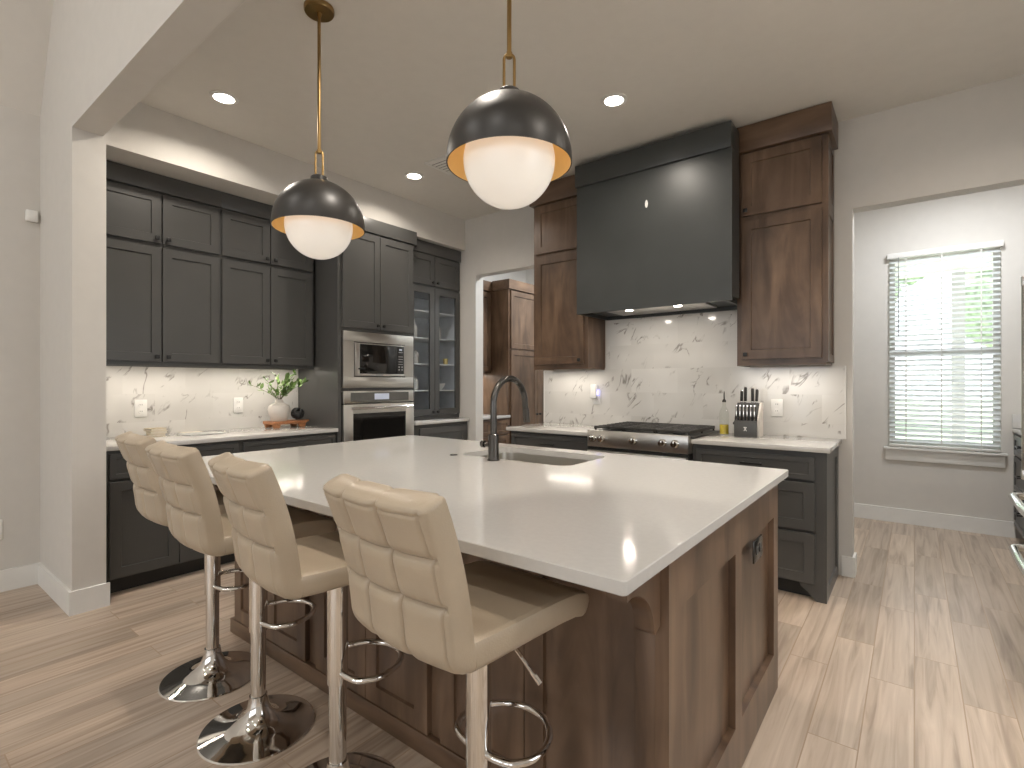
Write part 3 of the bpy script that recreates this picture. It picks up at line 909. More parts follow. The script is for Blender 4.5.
def outlet(origin, rz, label, mat='plastic_white', w=0.078, h=0.125, socket='plastic_white', flat=False):
    o = thing('wall_outlet', label, 'outlet', origin, rz)
    turn = Matrix.Rotation(PI / 2, 4, 'Y') if flat else Matrix.Identity(4)
    MB().box(-w / 2, w / 2, -0.007, -0.0005, -h / 2, h / 2, 0.003).move(turn).build('cover_plate', mat, o)
    for s in (-1, 1):
        k = MB().lathe([(0, -0.0095), (0.0155, -0.0095), (0.0165, -0.007), (0, -0.007)], (0, 0, s * 0.024), 18, 'Y').move(turn).build('socket', socket, o)
        m = MB()
        for t in (-1, 1):
            m.box(t * 0.006 - 0.0012, t * 0.006 + 0.0012, -0.0102, -0.0094, s * 0.024 - 0.003, s * 0.024 + 0.006)
        m.move(turn).build('slot', 'black', k)
    return o
outlet((-0.778, YB - 0.0100, 1.113), 0, 'white outlet on the marble beside the knife block')
outlet((-2.225, YB - 0.0100, 1.165), 0, 'white outlet behind the glowing plug-in night light')
outlet((XA + 0.0100, 1.31, 1.108), FACE_X, 'white outlet on the marble above the papers')
outlet((XA + 0.0100, 1.992, 1.108), FACE_X, 'white outlet on the marble beside the leafy vase')
outlet((-4.46, 0.56, 0.385), FACE_X, 'white outlet low on the living room wall')
nl = put('night_light', 'white plug-in night light glowing blue on the marble', 'night light', (-2.245, YB - 0.0215, 1.215), 0)
MB().box(-0.034, 0.034, -0.030, 0, -0.065, 0.065, 0.012, 3).build('housing', 'plastic_white', nl)
MB().box(0.0345, 0.050, -0.024, -0.002, -0.035, 0.018, 0.003).build('lens', 'led_blue', nl)

# ------------------------------------------------------------------ things on the other worktop
tr = put('footed_tray', 'orange-brown wooden footed tray under the vase', 'tray', (-4.225, 2.285, 0.9145), FACE_X)
MB().box(-0.139, 0.165, -0.075, 0.085, 0.030, 0.056, 0.004).build('board', 'tray_wood', tr)
MB().prism([(0.166, 0.032), (0.215, 0.042), (0.215, 0.056), (0.166, 0.056)], 'Y', -0.03, 0.04).build('handle', 'tray_wood', tr)
for xx in (-0.100, 0.125):
    for yy in (-0.066, 0.066):
        MB().prism([(xx - 0.032, 0.0295), (xx - 0.022, 0), (xx + 0.022, 0), (xx + 0.032, 0.0295)], 'Y', yy - 0.012, yy + 0.012).build('foot', 'tray_wood', tr)
vs = MB().lathe([(0, 0), (0.055, 0), (0.068, 0.02), (0.086, 0.07), (0.090, 0.10), (0.080, 0.128), (0.050, 0.146), (0.034, 0.152), (0.030, 0.172), (0.033, 0.182), (0.027, 0.182), (0.024, 0.165), (0, 0.150)], seg=36).build('vase', 'ceramic')
vs.location = (-4.225, 2.245, 0.9145 + 0.0565)
tag(vs, 'squat cream ceramic vase on the wooden tray', 'vase')
br = put('leafy_branches', 'bunch of leafy green branches standing in the cream vase', 'branches', (-4.225, 2.245, 1.126), 0)
def leaf(m, p, d, L):
    d = d.normalized()
    s = d.cross(Vector((0.3, 0.2, 1))).normalized()
    n = d.cross(s).normalized()
    prev = None
    for i in range(6):
        t = i / 5
        hw = L * 0.26 * math.sin(PI * min(1, t * 0.94 + 0.03)) ** 0.8
        c = p + d * L * t - n * L * 0.18 * (t - 0.4) ** 2
        cur = [m.bm.verts.new(c + s * hw + n * hw * 0.3), m.bm.verts.new(c), m.bm.verts.new(c - s * hw + n * hw * 0.3)]
        if prev:
            m.bm.faces.new((prev[0], prev[1], cur[1], cur[0]))
            m.bm.faces.new((prev[1], prev[2], cur[2], cur[1]))
        prev = cur
rb = random.Random(11)
for (ty, tx, tz, nl_) in ((-0.26, 0.05, 0.14, 12), (-0.16, 0.08, 0.19, 12), (-0.05, 0.04, 0.225, 12), (0.03, 0.09, 0.21, 13), (0.12, 0.03, 0.235, 13), (0.20, 0.06, 0.16, 12), (0.06, 0.12, 0.13, 13), (-0.12, 0.10, 0.09, 7), (0.10, 0.10, 0.17, 12)):
    pts = []
    for i in range(7):
        t = i / 6
        pts.append(Vector((tx * t ** 1.2, ty * t ** 1.3, 0.0 + (tz + 0.01) * t ** 0.85)))
    b_ = MB().tube(pts, [0.0022 - 0.0002 * i for i in range(7)], 6).build('branch', 'twig', br)
    m = MB()
    for k in range(nl_):
        t = 0.26 + 0.74 * k / (nl_ - 1)
        f = t * 6
        i = min(5, int(f))
        p = pts[i].lerp(pts[i + 1], f - i)
        d = (pts[i + 1] - pts[i]).normalized() * 0.5 + Vector((rb.uniform(-1, 1), rb.uniform(-1, 1), rb.uniform(-0.2, 0.9)))
        leaf(m, p, d, rb.uniform(0.036, 0.064))
    m.build('leaves', 'leaf', b_)
ko = thing('knot_ornament', 'small black knotted ball ornament beside the vase', 'ornament', (-4.20, 2.395, 0.9145 + 0.057 + 0.056))
for q in range(6):
    ax = Matrix.Rotation(q * 1.05, 4, 'Z') @ Matrix.Rotation(0.5 + q * 0.6, 4, 'X')
    pts = [ax @ Vector((0.043 * math.cos(a), 0.043 * math.sin(a), 0.008 * math.sin(3 * a + q))) for a in [2 * PI * i / 28 for i in range(28)]]
    MB().tube(pts, 0.0125, 10, closed=True).build('strand', 'black', ko)

for i, (dz, dw, mt, lab) in enumerate(((0, 0.0, 'kraft', 'tan book at the bottom of the small stack on the worktop by the column'),
                                       (0.019, 0.008, 'paper', 'cream book in the middle of the small stack on the worktop by the column'),
                                       (0.038, -0.006, 'kraft', 'tan book on top of the small stack on the worktop by the column'))):
    b_ = thing('book', lab, 'book', (-4.24, 1.352 + 0.5 * dw, 0.9145 + dz), FACE_X + 0.2 * (i - 1), 'books on the worktop')
    MB().box(-0.052, 0.052, -0.045, 0.048, 0, 0.003, 0.001).box(-0.052, 0.052, -0.045, 0.048, 0.0155, 0.0185, 0.001).box(-0.052, 0.052, 0.045, 0.048, 0.003, 0.0155).build('cover', mt, b_)
    MB().box(-0.049, 0.049, -0.042, 0.0445, 0.0032, 0.0153).build('pages', 'paper', b_)
mg = thing('magazine', 'grey magazine lying flat beside the small stack of books', 'magazine', (-4.13, 1.61, 0.9145), FACE_X + 0.12)
MB().box(-0.13, 0.13, -0.095, 0.095, 0, 0.008, 0.001).build('cover', 'grey_paper', mg)
tag(MB().box(-0.11, 0.11, -0.07, 0.07, 0, 0.0012).build('paper_sheet', 'paper'), 'single white sheet lying on the worktop between books and magazine', 'paper')
bpy.data.objects['paper_sheet'].location = (-4.33, 1.62, 0.9147)

# ------------------------------------------------------------------ island
IX0, IX1, IY0, IY1 = -2.80, -0.457, 1.25, 2.42
isl = thing('kitchen_island', 'large stained wood kitchen island with framed panels and corbels', 'kitchen island', (0, 0, 0))
SX0, SX1, SY0, SY1 = -1.905, -1.235, 1.99, 2.40          # sink cut-out
m = MB()
m.box(IX0, IX1 - 0.035, IY0, IY0 + 0.06, 0, 0.882).box(IX0, IX1 - 0.035, IY1 - 0.012, IY1, 0, 0.882)
m.box(IX0, IX0 + 0.03, IY0 + 0.06, IY1 - 0.012, 0, 0.882).box(IX1 - 0.06, IX1 - 0.035, IY0 + 0.06, IY1 - 0.012, 0, 0.882)
m.box(IX0 + 0.03, IX1 - 0.06, IY0 + 0.06, IY1 - 0.012, 0.05, 0.07)
m.build('island_body', 'walnut', isl)
MB().box(IX0 - 0.004, -0.545, IY0 - 0.024, IY0 - 0.0005, 0, 0.073, 0.003).build('base_rail', 'walnut_flat', isl)
for a, b in ((-2.757, -2.094), (-2.012, -1.324), (-1.262, -0.556)):
    h = (a + b) / 2
    for u0, u1 in ((a, h - 0.0015), (h + 0.0015, b)):
        MB().shaker(u0, u1, 0.077, 0.868, IY0, t=0.022, w=0.066, rec=0.011).build('door', 'walnut', isl)
MB().box(-0.544, IX1 - 0.035, 1.196, IY0 - 0.0005, 0, 0.882, 0.002).build('corner_post', 'walnut', isl)
# framed end panel facing the window side
s = MB()
YE0, YE1 = 1.192, 2.425
a = [YE0, 1.275, 1.768, 1.848, 2.345, YE1]
zt, zb = 0.736, 0.168
for (y0, y1, z0, z1) in ((a[0], a[1], 0, 0.882), (a[2], a[3], 0, 0.882), (a[4], a[5], 0, 0.882),
                         (a[1], a[2], zt, 0.882), (a[3], a[4], zt, 0.882), (a[1], a[2], 0, zb), (a[3], a[4], 0, zb)):
    s.box(IX1 - 0.0345, IX1, y0, y1, z0, z1)
s.box(IX1 - 0.0345, IX1 - 0.022, a[1], a[2], zb, zt).box(IX1 - 0.0345, IX1 - 0.022, a[3], a[4], zb, zt)
s.build('end_panel', 'walnut', isl)
def corbel(x0, x1):
    ys, zt_ = 1.195, 0.882
    pts = [(ys, zt_), (1.012, zt_), (1.012, 0.826)]
    n = 14
    for i in range(1, n + 1):
        t = i / n * PI / 2
        pts.append((1.016 + 0.138 * math.sin(t), 0.71 + 0.120 * math.cos(t)))
    pts += [(1.162, 0.700), (ys, 0.715)]
    return MB().prism(pts, 'X', x0, x1)
for x0 in (-0.528, -2.79):
    corbel(x0, x0 + 0.050).build('corbel', 'walnut', isl)

# stone top with the sink cut-out
def slab_with_hole(X0, X1, Y0, Y1, hx0, hx1, hy0, hy1, z0, z1, rc, rh):
    def rr(x0, x1, y0, y1, r, n=8):
        out = []
        for cx, cy, a0 in ((x1 - r, y0 + r, -PI / 2), (x1 - r, y1 - r, 0), (x0 + r, y1 - r, PI / 2), (x0 + r, y0 + r, PI)):
            for i in range(n + 1):
                t = a0 + PI / 2 * i / n
                out.append((cx + r * math.cos(t), cy + r * math.sin(t)))
        return out
    e = 0.002
    m = MB()
    outer = [[m.bm.verts.new((*p, z)) for p in rr(X0 + i, X1 - i, Y0 + i, Y1 - i, rc)] for i, z in ((e, z0), (0, z0 + e), (0, z1 - e), (e, z1))]
    inner = [[m.bm.verts.new((*p, z)) for p in rr(hx0, hx1, hy0, hy1, rh)] for z in (z0, z1)]
    n = len(outer[0])
    loops = [inner[0]] + outer + [inner[1], inner[0]]
    for A, B in zip(loops, loops[1:]):
        for i in range(n):
            j = (i + 1) % n
            m.bm.faces.new((A[i], A[j], B[j], B[i]))
    return m, rr
m, rr = slab_with_hole(-2.875, -0.431, 0.905, 2.515, SX0, SX1, SY0, SY1, 0.884, 0.914, 0.010, 0.06)
tag(m.build('island_worktop', 'quartz', smooth=20), 'huge white quartz slab topping the island', 'worktop')
# undermount sink
sk = thing('kitchen_sink', 'stainless undermount sink set into the island slab', 'sink', (0, 0, 0))
m = MB()
lo = []
for d, z, r in ((0.025, 0.8825, 0.07), (-0.004, 0.8825, 0.06), (-0.012, 0.70, 0.06), (-0.04, 0.685, 0.06), (-0.16, 0.682, 0.03)):
    lo.append([m.bm.verts.new((*p, z)) for p in rr(SX0 - d, SX1 + d, SY0 - d, SY1 + d, r)])
for A, B in zip(lo, lo[1:]):
    for i in range(len(A)):
        j = (i + 1) % len(A)
        m.bm.faces.new((A[i], A[j], B[j], B[i]))
m.bm.faces.new(lo[-1])
o = m.build('basin', 'brushed', sk)
md = o.modifiers.new('thickness', 'SOLIDIFY'); md.thickness = 0.0015; md.offset = 1
MB().lathe([(0, 0.687), (0.04, 0.687), (0.044, 0.685), (0.044, 0.683), (0, 0.683)], (-1.57, 2.20, 0), 24).build('drain', 'chrome', sk)
# faucet
fa = thing('kitchen_faucet', 'dark metal gooseneck faucet beside the island sink', 'faucet', (-1.613, 1.931, 0.9145))
MB().lathe([(0, 0), (0.030, 0), (0.030, 0.004), (0.026, 0.006), (0.026, 0.125), (0.022, 0.128), (0, 0.128)], seg=28).build('faucet_base', 'gunmetal', fa)
pts = [(0, 0, 0.128), (0, 0, 0.20), (0, 0, 0.27)] + arc((0, 0.128, 0.27), 0.128, PI, PI * 0.06, 22) + [(0, 0.262, 0.245)]
MB().tube(pts, 0.0158, 18).build('spout', 'gunmetal', fa)
MB().tube([(0, 0.2625, 0.243), (0, 0.274, 0.17)], [0.0170, 0.0180], 18).build('spray_head', 'gunmetal', fa)
h_ = MB().tube([(-0.0245, 0, 0.075), (-0.055, 0, 0.075)], 0.012, 16).lathe([(0, -0.056), (0.017, -0.056), (0.018, -0.060), (0.018, -0.072), (0.016, -0.075), (0, -0.075)], (0, 0, 0.075), 20, 'X').build('handle', 'gunmetal', fa)
as_ = MB().lathe([(0, 0), (0.020, 0), (0.020, 0.003), (0.012, 0.006), (0, 0.006)], seg=20).build('air_switch', 'gunmetal')
as_.location = (-1.895, 1.945, 0.9145)
tag(as_, 'small round dark button on the island slab beside the sink', 'button')
outlet((-0.4565, 2.048, 0.684), FACE_X, 'dark bronze outlet on the island end panel', 'gunmetal', 0.080, 0.126, 'black', True)

# ------------------------------------------------------------------ bar stools
def shell(path, W, T, quilt, cut0=None, cut1=None, nx=120, rc=0.014):
    """upholstered slab swept along a (y,z) centre line; path: list of (y, z, s) with s the running length"""
    m = MB()
    n = len(path)
    rings = []
    for i, (y, z, s) in enumerate(path):
        a, b = path[max(i - 1, 0)], path[min(i + 1, n - 1)]
        d = Vector((0, b[0] - a[0], b[1] - a[1])).normalized()
        nn = Vector((0, -d.z, d.y))                       # towards the sitter
        e = min(i, n - 1 - i)
        ring = []
        k = quilt['end'](s)
        Wi = W - 0.010 * (1 - k)
        Ti = T * (quilt['tip'] + (1 - quilt['tip']) * k)
        bw = quilt['bow'](s)
        c = Vector((0, y, z))
        seq = [(-Wi + rc + (2 * Wi - 2 * rc) * q / nx, -1) for q in range(nx + 1)]
        for x, sd in seq:                                  # outer side
            h = quilt['outer'](x, s)
            ring.append(c + Vector((x, 0, 0)) + nn * (-Ti / 2 + h))
        for q in range(1, 6):
            t = -PI / 2 + PI * q / 6
            ring.append(c + Vector((Wi - rc + rc * abs(math.cos(t)) ** 0.5, 0, 0)) + nn * (Ti / 2 * math.copysign(abs(math.sin(t)) ** 0.7, math.sin(t))))
        for x, sd in reversed(seq):
            h = quilt['inner'](x, s)
            ring.append(c + Vector((x, 0, 0)) + nn * (Ti / 2 - h))
        for q in range(1, 6):
            t = PI / 2 + PI * q / 6
            ring.append(c + Vector((-Wi + rc - rc * abs(math.cos(t)) ** 0.5, 0, 0)) + nn * (Ti / 2 * math.copysign(abs(math.sin(t)) ** 0.7, math.sin(t))))
        for p in ring:
            p.y += bw * (p.x / W) ** 2
        rings.append([m.bm.verts.new(p) for p in ring])
    L = len(rings[0])
    for A, B in zip(rings, rings[1:]):
        for k in range(L):
            m.bm.faces.new((A[k], A[(k + 1) % L], B[(k + 1) % L], B[k]))
    m.bm.faces.new(rings[0][::-1])
    m.bm.faces.new(rings[-1])
    return m

def polyline(pts, step=0.004):
    out = []
    s = 0.0
    for (a, b) in zip(pts, pts[1:]):
        L = math.hypot(b[0] - a[0], b[1] - a[1])
        k = max(1, int(round(L / step)))
        for i in range(k):
            t = i / k
            out.append((a[0] + (b[0] - a[0]) * t, a[1] + (b[1] - a[1]) * t, s + L * t))
        s += L
    out.append((*pts[-1], s))
    return out, s

WS = 0.180
def groove(d, w=0.0055):
    return math.exp(-(d / w) ** 2)

def make_stool():
    r = thing('bar_stool', 'cream quilted leather bar stool on a chrome pedestal', 'bar stool', (0, 0, 0), 0, 'cream bar stools along the island')
    T = 0.060
    # seat centre line, front to rear
    seat = [(0.195, 0.726), (0.175, 0.739), (0.14, 0.748), (0.08, 0.752), (-0.03, 0.754), (-0.15, 0.755), (-0.222, 0.757)]
    seat = [(y + 0.020, z) for y, z in seat]
    P1, L1 = polyline(seat)
    def send(s):
        if s < 0.03:
            return math.sqrt(max(0.0, 1 - (1 - s / 0.03) ** 2))
        return 1.0
    def sin_(x, s):
        h = 0.0
        for gx in (-0.07, 0.07):
            h += 0.009 * groove(x - gx)
        for gs in (0.13, 0.25):
            h += 0.009 * groove(s - gs)
        h += 0.004 * groove(abs(x) - 0.158, 0.004)
        return h - 0.006 * (1 - (x / WS) ** 2)
    m = shell(P1, WS, T, {'end': send, 'tip': 0.45, 'bow': lambda s: 0.022 * (s / L1) ** 4, 'outer': lambda x, s: 0.0, 'inner': sin_})
    m.build('seat', 'leather', r, smooth=50)
    # back: corner arc then a long, slightly leaning and bowed back
    back = []
    for i in range(9):
        t = i / 8
        a = -PI / 2 - t * (PI / 2 - 0.14)
        back.append((-0.222 + 0.030 * math.cos(a), 0.787 + 0.030 * math.sin(a)))
    y0, z0 = back[-1]
    for i in range(1, 13):
        t = i / 12
        back.append((y0 - 0.026 * t - 0.050 * t * t, z0 + 0.294 * t))
    back = [(y + 0.020, z) for y, z in back]
    P2, L2 = polyline(back)
    def bend(s):
        q = L2 - s
        if q < 0.012:
            return math.sqrt(max(0.0, 1 - (1 - q / 0.012) ** 2))
        return 1.0
    g1, g2 = L2 * 0.385, L2 * 0.68
    def q_out(x, s):
        h = 0.0
        for gx in (-0.068, 0.050):
            h += 0.008 * groove(x - gx, 0.0032) + 0.006 * groove(x - gx, 0.013)
        for gs in (g1, g2):
            h += 0.008 * groove(s - gs, 0.0038) + 0.006 * groove(s - gs, 0.014)
        h += 0.006 * groove(abs(x) - 0.163, 0.0028) + 0.0035 * groove(L2 - s - 0.014, 0.0035)
        return h - 0.0035
    m = shell(P2, WS, T, {'end': bend, 'tip': 0.72, 'bow': lambda s: 0.022, 'outer': q_out, 'inner': q_out})
    m.build('backrest', 'leather', r, smooth=50)
    MB().lathe([(0.0, 0), (0.197, 0), (0.199, 0.004), (0.195, 0.008), (0.165, 0.013), (0.125, 0.020), (0.090, 0.030), (0.066, 0.044), (0.048, 0.064), (0.037, 0.090), (0.032, 0.115), (0.031, 0.125), (0, 0.125)], seg=64).build('base', 'chrome', r)
    MB().lathe([(0, 0.1255), (0.0262, 0.1255), (0.0262, 0.372), (0, 0.372)], seg=28).build('lower_post', 'chrome', r)
    MB().lathe([(0, 0.366), (0.0315, 0.366), (0.0315, 0.700), (0, 0.700)], seg=28).build('upper_post', 'chrome', r)
    MB().box(-0.10, 0.10, -0.10, 0.10, 0.7005, 0.7240, 0.006).build('seat_plate', 'gunmetal', r)
    # D-shaped footrest
    ctl = [(-0.022, 0.0), (-0.055, 0.004), (-0.098, 0.022), (-0.122, 0.075), (-0.105, 0.145), (-0.055, 0.192), (0.0, 0.205)]
    ctl = ctl + [(-p[0], p[1]) for p in reversed(ctl[:-1])]
    pts = []
    for i in range(len(ctl) - 1):
        p0, p1, p2, p3 = (Vector(ctl[max(0, min(len(ctl) - 1, j))]) for j in (i - 1, i, i + 1, i + 2))
        for q in range(6):
            t = q / 6
            v = 0.5 * ((2 * p1) + (p2 - p0) * t + (2 * p0 - 5 * p1 + 4 * p2 - p3) * t * t + (3 * p1 - p0 - 3 * p2 + p3) * t ** 3)
            pts.append((v.x, v.y, 0.400))
    pts.append((*ctl[-1], 0.400))
    m = MB().tube(pts, 0.0095, 12)
    m.build('footrest', 'chrome', r)
    MB().tube([(0.035, 0.02, 0.698), (0.08, 0.025, 0.682), (0.145, 0.035, 0.622)], 0.0052, 10).tube([(0.140, 0.034, 0.627), (0.162, 0.038, 0.605)], 0.0068, 10).build('lever', 'chrome', r)
    return r
stool0 = make_stool()
for i, (sx, sy, rot, lab) in enumerate(((-2.445, 0.995, -4, 'cream quilted bar stool farthest along the island, closest to the charcoal base cabinets'),
                                        (-1.940, 0.950, -3, 'cream quilted bar stool second in the row from the charcoal base cabinets'),
                                        (-1.410, 0.936, -8, 'cream quilted bar stool third in the row from the charcoal base cabinets'),
                                        (-0.837, 0.945, -4, 'cream quilted bar stool at the near island corner, its lever showing'))):
    s = stool0 if i == 0 else copy_tree(stool0)
    s.location = (sx, sy, 0)
    s.rotation_euler = (0, 0, math.radians(rot))
    s['label'] = lab

# ------------------------------------------------------------------ lamps
def pendant(x, y, zr, label):
    p = thing('pendant_lamp', label, 'pendant lamp', (x, y, CEIL - 0.0005), 0, 'pendant lamps over the island')
    z = zr - CEIL
    R = 0.207
    MB().lathe([(0, 0), (0.068, 0), (0.068, -0.016), (0.064, -0.022), (0.012, -0.024), (0.010, -0.04), (0, -0.04)], seg=32).build('canopy', 'brass', p)
    prof = []
    for i in range(21):
        a = PI / 2 * i / 20
        prof.append((max(R * math.cos(a), 0.0), z + 0.012 + (R + 0.004) * math.sin(a)))
    outer = [(R, z)] + prof[:-1] + [(0.0, prof[-1][1])]
    inner = [(0.0, prof[-1][1] - 0.004)] + [(max(r - 0.004, 0), h - 0.004) for r, h in reversed(prof[:-1])] + [(R - 0.004, z)]
    sh_ = MB().lathe(outer, seg=64).lathe([(R, z), (R - 0.004, z)], seg=64).build('shade', 'shade_black', p, smooth=40)
    MB().lathe(inner, seg=64).build('shade_lining', 'gold_lining', sh_, smooth=60)
    zt = prof[-1][1]
    MB().lathe([(0.0, zt + 0.022), (0.034, zt + 0.022), (0.038, zt + 0.018), (0.040, zt - 0.002), (0, zt - 0.004)], seg=28).build('cap', 'shade_black', p)
    gr = 0.151
    gz = z + 0.012
    prof = [(gr * math.sin(PI * i / 32), gz - gr * math.cos(PI * i / 32)) for i in range(33)]
    prof[0] = (0, gz - gr); prof[-1] = (0, gz + gr)
    MB().lathe(prof, seg=48).build('globe', 'opal_glass', p, smooth=180)
    zl = zt + 0.022
    # slim brass loop and the rod that hooks into it
    lp = [(-0.017, 0, zl - 0.002), (-0.017, 0, zl + 0.105)] + arc((0, 0, zl + 0.105), 0.017, PI, 0, 10, 'XZ') + [(0.017, 0, zl + 0.105), (0.017, 0, zl - 0.002)]
    m = MB().tube(lp, 0.0048, 10)
    m.move(Matrix.Rotation(math.radians(38), 4, 'Z'))
    m.build('hanging_loop', 'brass', p)
    MB().tube([(0, 0, zl + 0.122), (0, 0, -0.04)], 0.0078, 12).lathe([(0, zl + 0.108), (0.010, zl + 0.110), (0.010, zl + 0.128), (0, zl + 0.130)], seg=12).build('rod', 'brass', p)
    return p
pendant(-2.205, 1.365, 2.012, 'black dome pendant with white globe nearer the oven tower')
pendant(-1.060, 1.350, 2.012, 'black dome pendant with white globe nearer the range hood')

for i, lab in enumerate(('round ceiling downlight above the charcoal wall cabinets by the column', 'round ceiling downlight near the air vent', 'round ceiling downlight in front of the range hood')):
    c = thing('ceiling_downlight', lab, 'downlight', (CANS[i][0], CANS[i][1], CEIL - 0.0005), 0, 'ceiling downlights')
    MB().lathe([(0.058, -0.001), (0.082, -0.001), (0.082, -0.004), (0.060, -0.008), (0.058, -0.006)], seg=40, close=True).build('trim_ring', 'trim_white', c)
    MB().lathe([(0, -0.001), (0.0578, -0.001), (0.0578, -0.004), (0, -0.004)], seg=40).build('lens', 'lamp_lens', c)
vt = thing('air_vent', 'white square air vent on the ceiling', 'vent', (-2.95, 2.975, CEIL - 0.0005), 0)
m = MB().box(-0.14, 0.14, -0.14, -0.115, -0.008, -0.0005).box(-0.14, 0.14, 0.115, 0.14, -0.008, -0.0005).box(-0.14, -0.115, -0.115, 0.115, -0.008, -0.0005).box(0.115, 0.14, -0.115, 0.115, -0.008, -0.0005)
m.build('frame', 'trim_white', vt)
MB().box(-0.115, 0.115, -0.115, 0.115, -0.002, -0.0008).build('duct', 'black', vt)
for i in range(6):
    y = -0.096 + i * 0.0384
    MB().prism([(y - 0.012, -0.003), (y - 0.010, -0.003), (y + 0.008, -0.010), (y + 0.006, -0.010)], 'X', -0.115, 0.115).build('louvre', 'trim_white', vt)
th = thing('wall_sensor', 'small white sensor high on the living room wall', 'sensor', (-4.4595, 0.735, 2.355), FACE_X)
MB().box(-0.033, 0.027, -0.030, 0, -0.036, 0.036, 0.008, 3).build('housing', 'plastic_white', th)
MB().box(-0.015, 0.010, -0.032, -0.0295, -0.024, 0.006, 0.001).build('lens', 'plastic_white', th)

# ------------------------------------------------------------------ window blind
bl = thing('window_blind', 'white slatted blind covering the window', 'blind', (0, 0, 0))
MB().box(-0.200, 0.590, YW - 0.052, YW - 0.002, 2.435, 2.485, 0.004).build('headrail', 'trim_white', bl)
m = MB()
z = 0.765
while z < 2.43:
    a = math.radians(30)
    c, s_ = 0.024 * math.cos(a), 0.024 * math.sin(a)
    yc = YW - 0.018
    n = Vector((0, s_, c)).normalized() * 0.0015
    m.prism([(yc - c, z - s_), (yc - c, z - s_ + 0.003), (yc, z + 0.005), (yc + c, z + s_ + 0.003), (yc + c, z + s_), (yc, z + 0.002)], 'X', -0.182, 0.572)
    z += 0.0455
m.build('slats', 'slat_white', bl)
MB().box(-0.182, 0.572, YW - 0.043, YW + 0.007, 0.708, 0.728, 0.003).build('bottom_rail', 'trim_white', bl)
m = MB()
for xx in (-0.06, 0.19, 0.45):
    m.box(xx - 0.004, xx + 0.004, YW - 0.0445, YW - 0.0435, 0.728, 2.44)
m.build('ladder_tape', 'trim_white', bl)
MB().tube([(-0.115, YW - 0.055, 2.44), (-0.115, YW - 0.055, 1.72)], 0.004, 8).build('tilt_wand', 'plastic_grey', bl)

# ------------------------------------------------------------------ pantry behind the doorway
PX = -3.780
pc = put('wall_cabinet', 'stained wood wall cabinet seen through the doorway', 'cabinet', (-4.05, 4.235, 0), FACE_X)
MB().box(0, 0.563, 0, 0.338, 1.41, 2.39).build('cabinet_body', 'walnut', pc)
front(pc, 'door', 0.02, 0.28, 1.43, 2.37, 'walnut', 'rb')
front(pc, 'door', 0.286, 0.545, 1.43, 2.37, 'walnut', 'lb')
MB().box(0, 0.563, -0.035, 0.338, 2.391, 2.505, 0.002).build('cornice', 'walnut_flat', pc)
pb = put('base_cabinet', 'stained wood base cabinet seen through the doorway', 'cabinet', (PX, 4.235, 0), FACE_X)
MB().box(0, 0.563, 0, 0.60, 0.10, 0.883).build('cabinet_body', 'walnut', pb)
MB().box(0, 0.563, 0.06, 0.60, 0, 0.10).build('toe_kick', 'charcoal_dark', pb)
front(pb, 'drawer', 0.01, 0.553, 0.70, 0.865, 'walnut', 'c', w=0.04)
front(pb, 'door', 0.01, 0.278, 0.115, 0.685, 'walnut', 'rt')
front(pb, 'door', 0.284, 0.553, 0.115, 0.685, 'walnut', 'lt')
tag(MB().box(-4.389, -3.745, 4.2325, 4.7985, 0.884, 0.914, 0.003).build('worktop', 'quartz'), 'white worktop seen through the doorway', 'worktop')
pt = put('pantry_cabinet', 'tall stained wood pantry cabinet seen through the doorway', 'cabinet', (PX, 4.80, 0), FACE_X)
MB().box(0, 1.15, 0, 0.605, 0.10, 2.40).build('cabinet_body', 'walnut', pt)
MB().box(0, 1.15, 0.06, 0.605, 0, 0.10).build('toe_kick', 'charcoal_dark', pt)
MB().box(0, 1.15, -0.035, 0.605, 2.401, 2.512).box(-0.03, 0, -0.035, 0.225, 2.401, 2.512).build('cornice', 'walnut_flat', pt)
for a, b, k in ((0.03, 0.565, 'rb'), (0.571, 1.12, 'lb')):
    front(pt, 'door', a, b, 0.12, 1.68, 'walnut', k[0])
    front(pt, 'door', a, b, 1.70, 2.385, 'walnut', k)

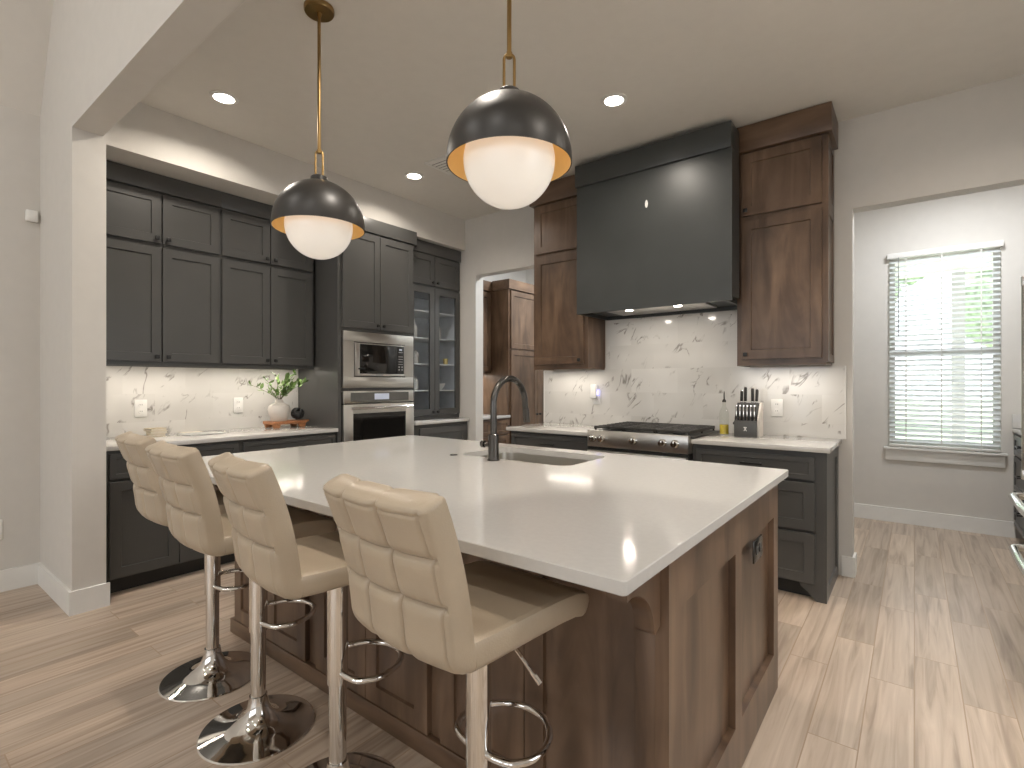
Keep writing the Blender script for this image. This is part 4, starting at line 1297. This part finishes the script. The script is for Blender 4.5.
# ------------------------------------------------------------------ nook cabinet and refrigerator
nk = put('base_cabinet', 'drawer cabinet in the nook beside the window', 'cabinet', (0.672, YW - 0.002, 0), -PI / 2)
MB().box(0, 1.4, 0, 0.60, 0.10, 0.883).build('cabinet_body', 'charcoal', nk)
MB().box(0, 1.4, 0.06, 0.60, 0, 0.10).build('toe_kick', 'charcoal_dark', nk)
for x0, x1 in ((0.02, 0.69), (0.71, 1.38)):
    for z0, z1 in ((0.70, 0.865), (0.41, 0.685), (0.12, 0.395)):
        front(nk, 'drawer', x0, x1, z0, z1, 'charcoal', 'pull', w=0.04)
m = MB().box(0.645, 1.32, YW - 1.42, YW - 0.002, 0.884, 0.914, 0.003).box(0.645, 1.32, YW - 0.024, YW - 0.002, 0.9145, 1.03, 0.002)
tag(m.build('worktop', 'quartz'), 'white nook worktop with a low upstand beside the window', 'worktop')

fr = put('refrigerator', 'stainless refrigerator with metal bar handles beside the nook opening', 'refrigerator', (0.472, 3.61, 0), -PI / 2)
w = 0.91
MB().box(0, w, 0.0, 0.72, 0.03, 1.78, 0.004).build('fridge_body', 'plastic_grey', fr)
for a, b, hx in ((0.004, w / 2 - 0.002, w / 2 - 0.045), (w / 2 + 0.002, w - 0.004, w / 2 + 0.045)):
    d = MB().box(a, b, -0.025, -0.001, 0.80, 1.775, 0.006).build('door', 'stainless', fr)
    m = MB().tube([(hx, -0.085, 0.87), (hx, -0.085, 1.755)], 0.0125, 14)
    for zz in (0.885, 1.74):
        m.box(hx - 0.014, hx + 0.014, -0.098, -0.024, zz - 0.022, zz + 0.022, 0.004)
    m.build('handle', 'brushed', d)
for z0, z1, zh in ((0.53, 0.796, 0.735), (0.06, 0.526, 0.482)):
    d = MB().box(0.004, w - 0.004, -0.025, -0.001, z0, z1, 0.006).build('drawer', 'stainless', fr)
    ctl = [(0.075, -0.024), (0.075, -0.060), (0.085, -0.082), (0.115, -0.092), (w / 2, -0.096)]
    ctl = ctl + [(w - p[0], p[1]) for p in reversed(ctl[:-1])]
    m = MB().tube([(p[0], p[1], zh) for p in ctl], 0.0175, 16)
    m.build('handle', 'chrome', d)
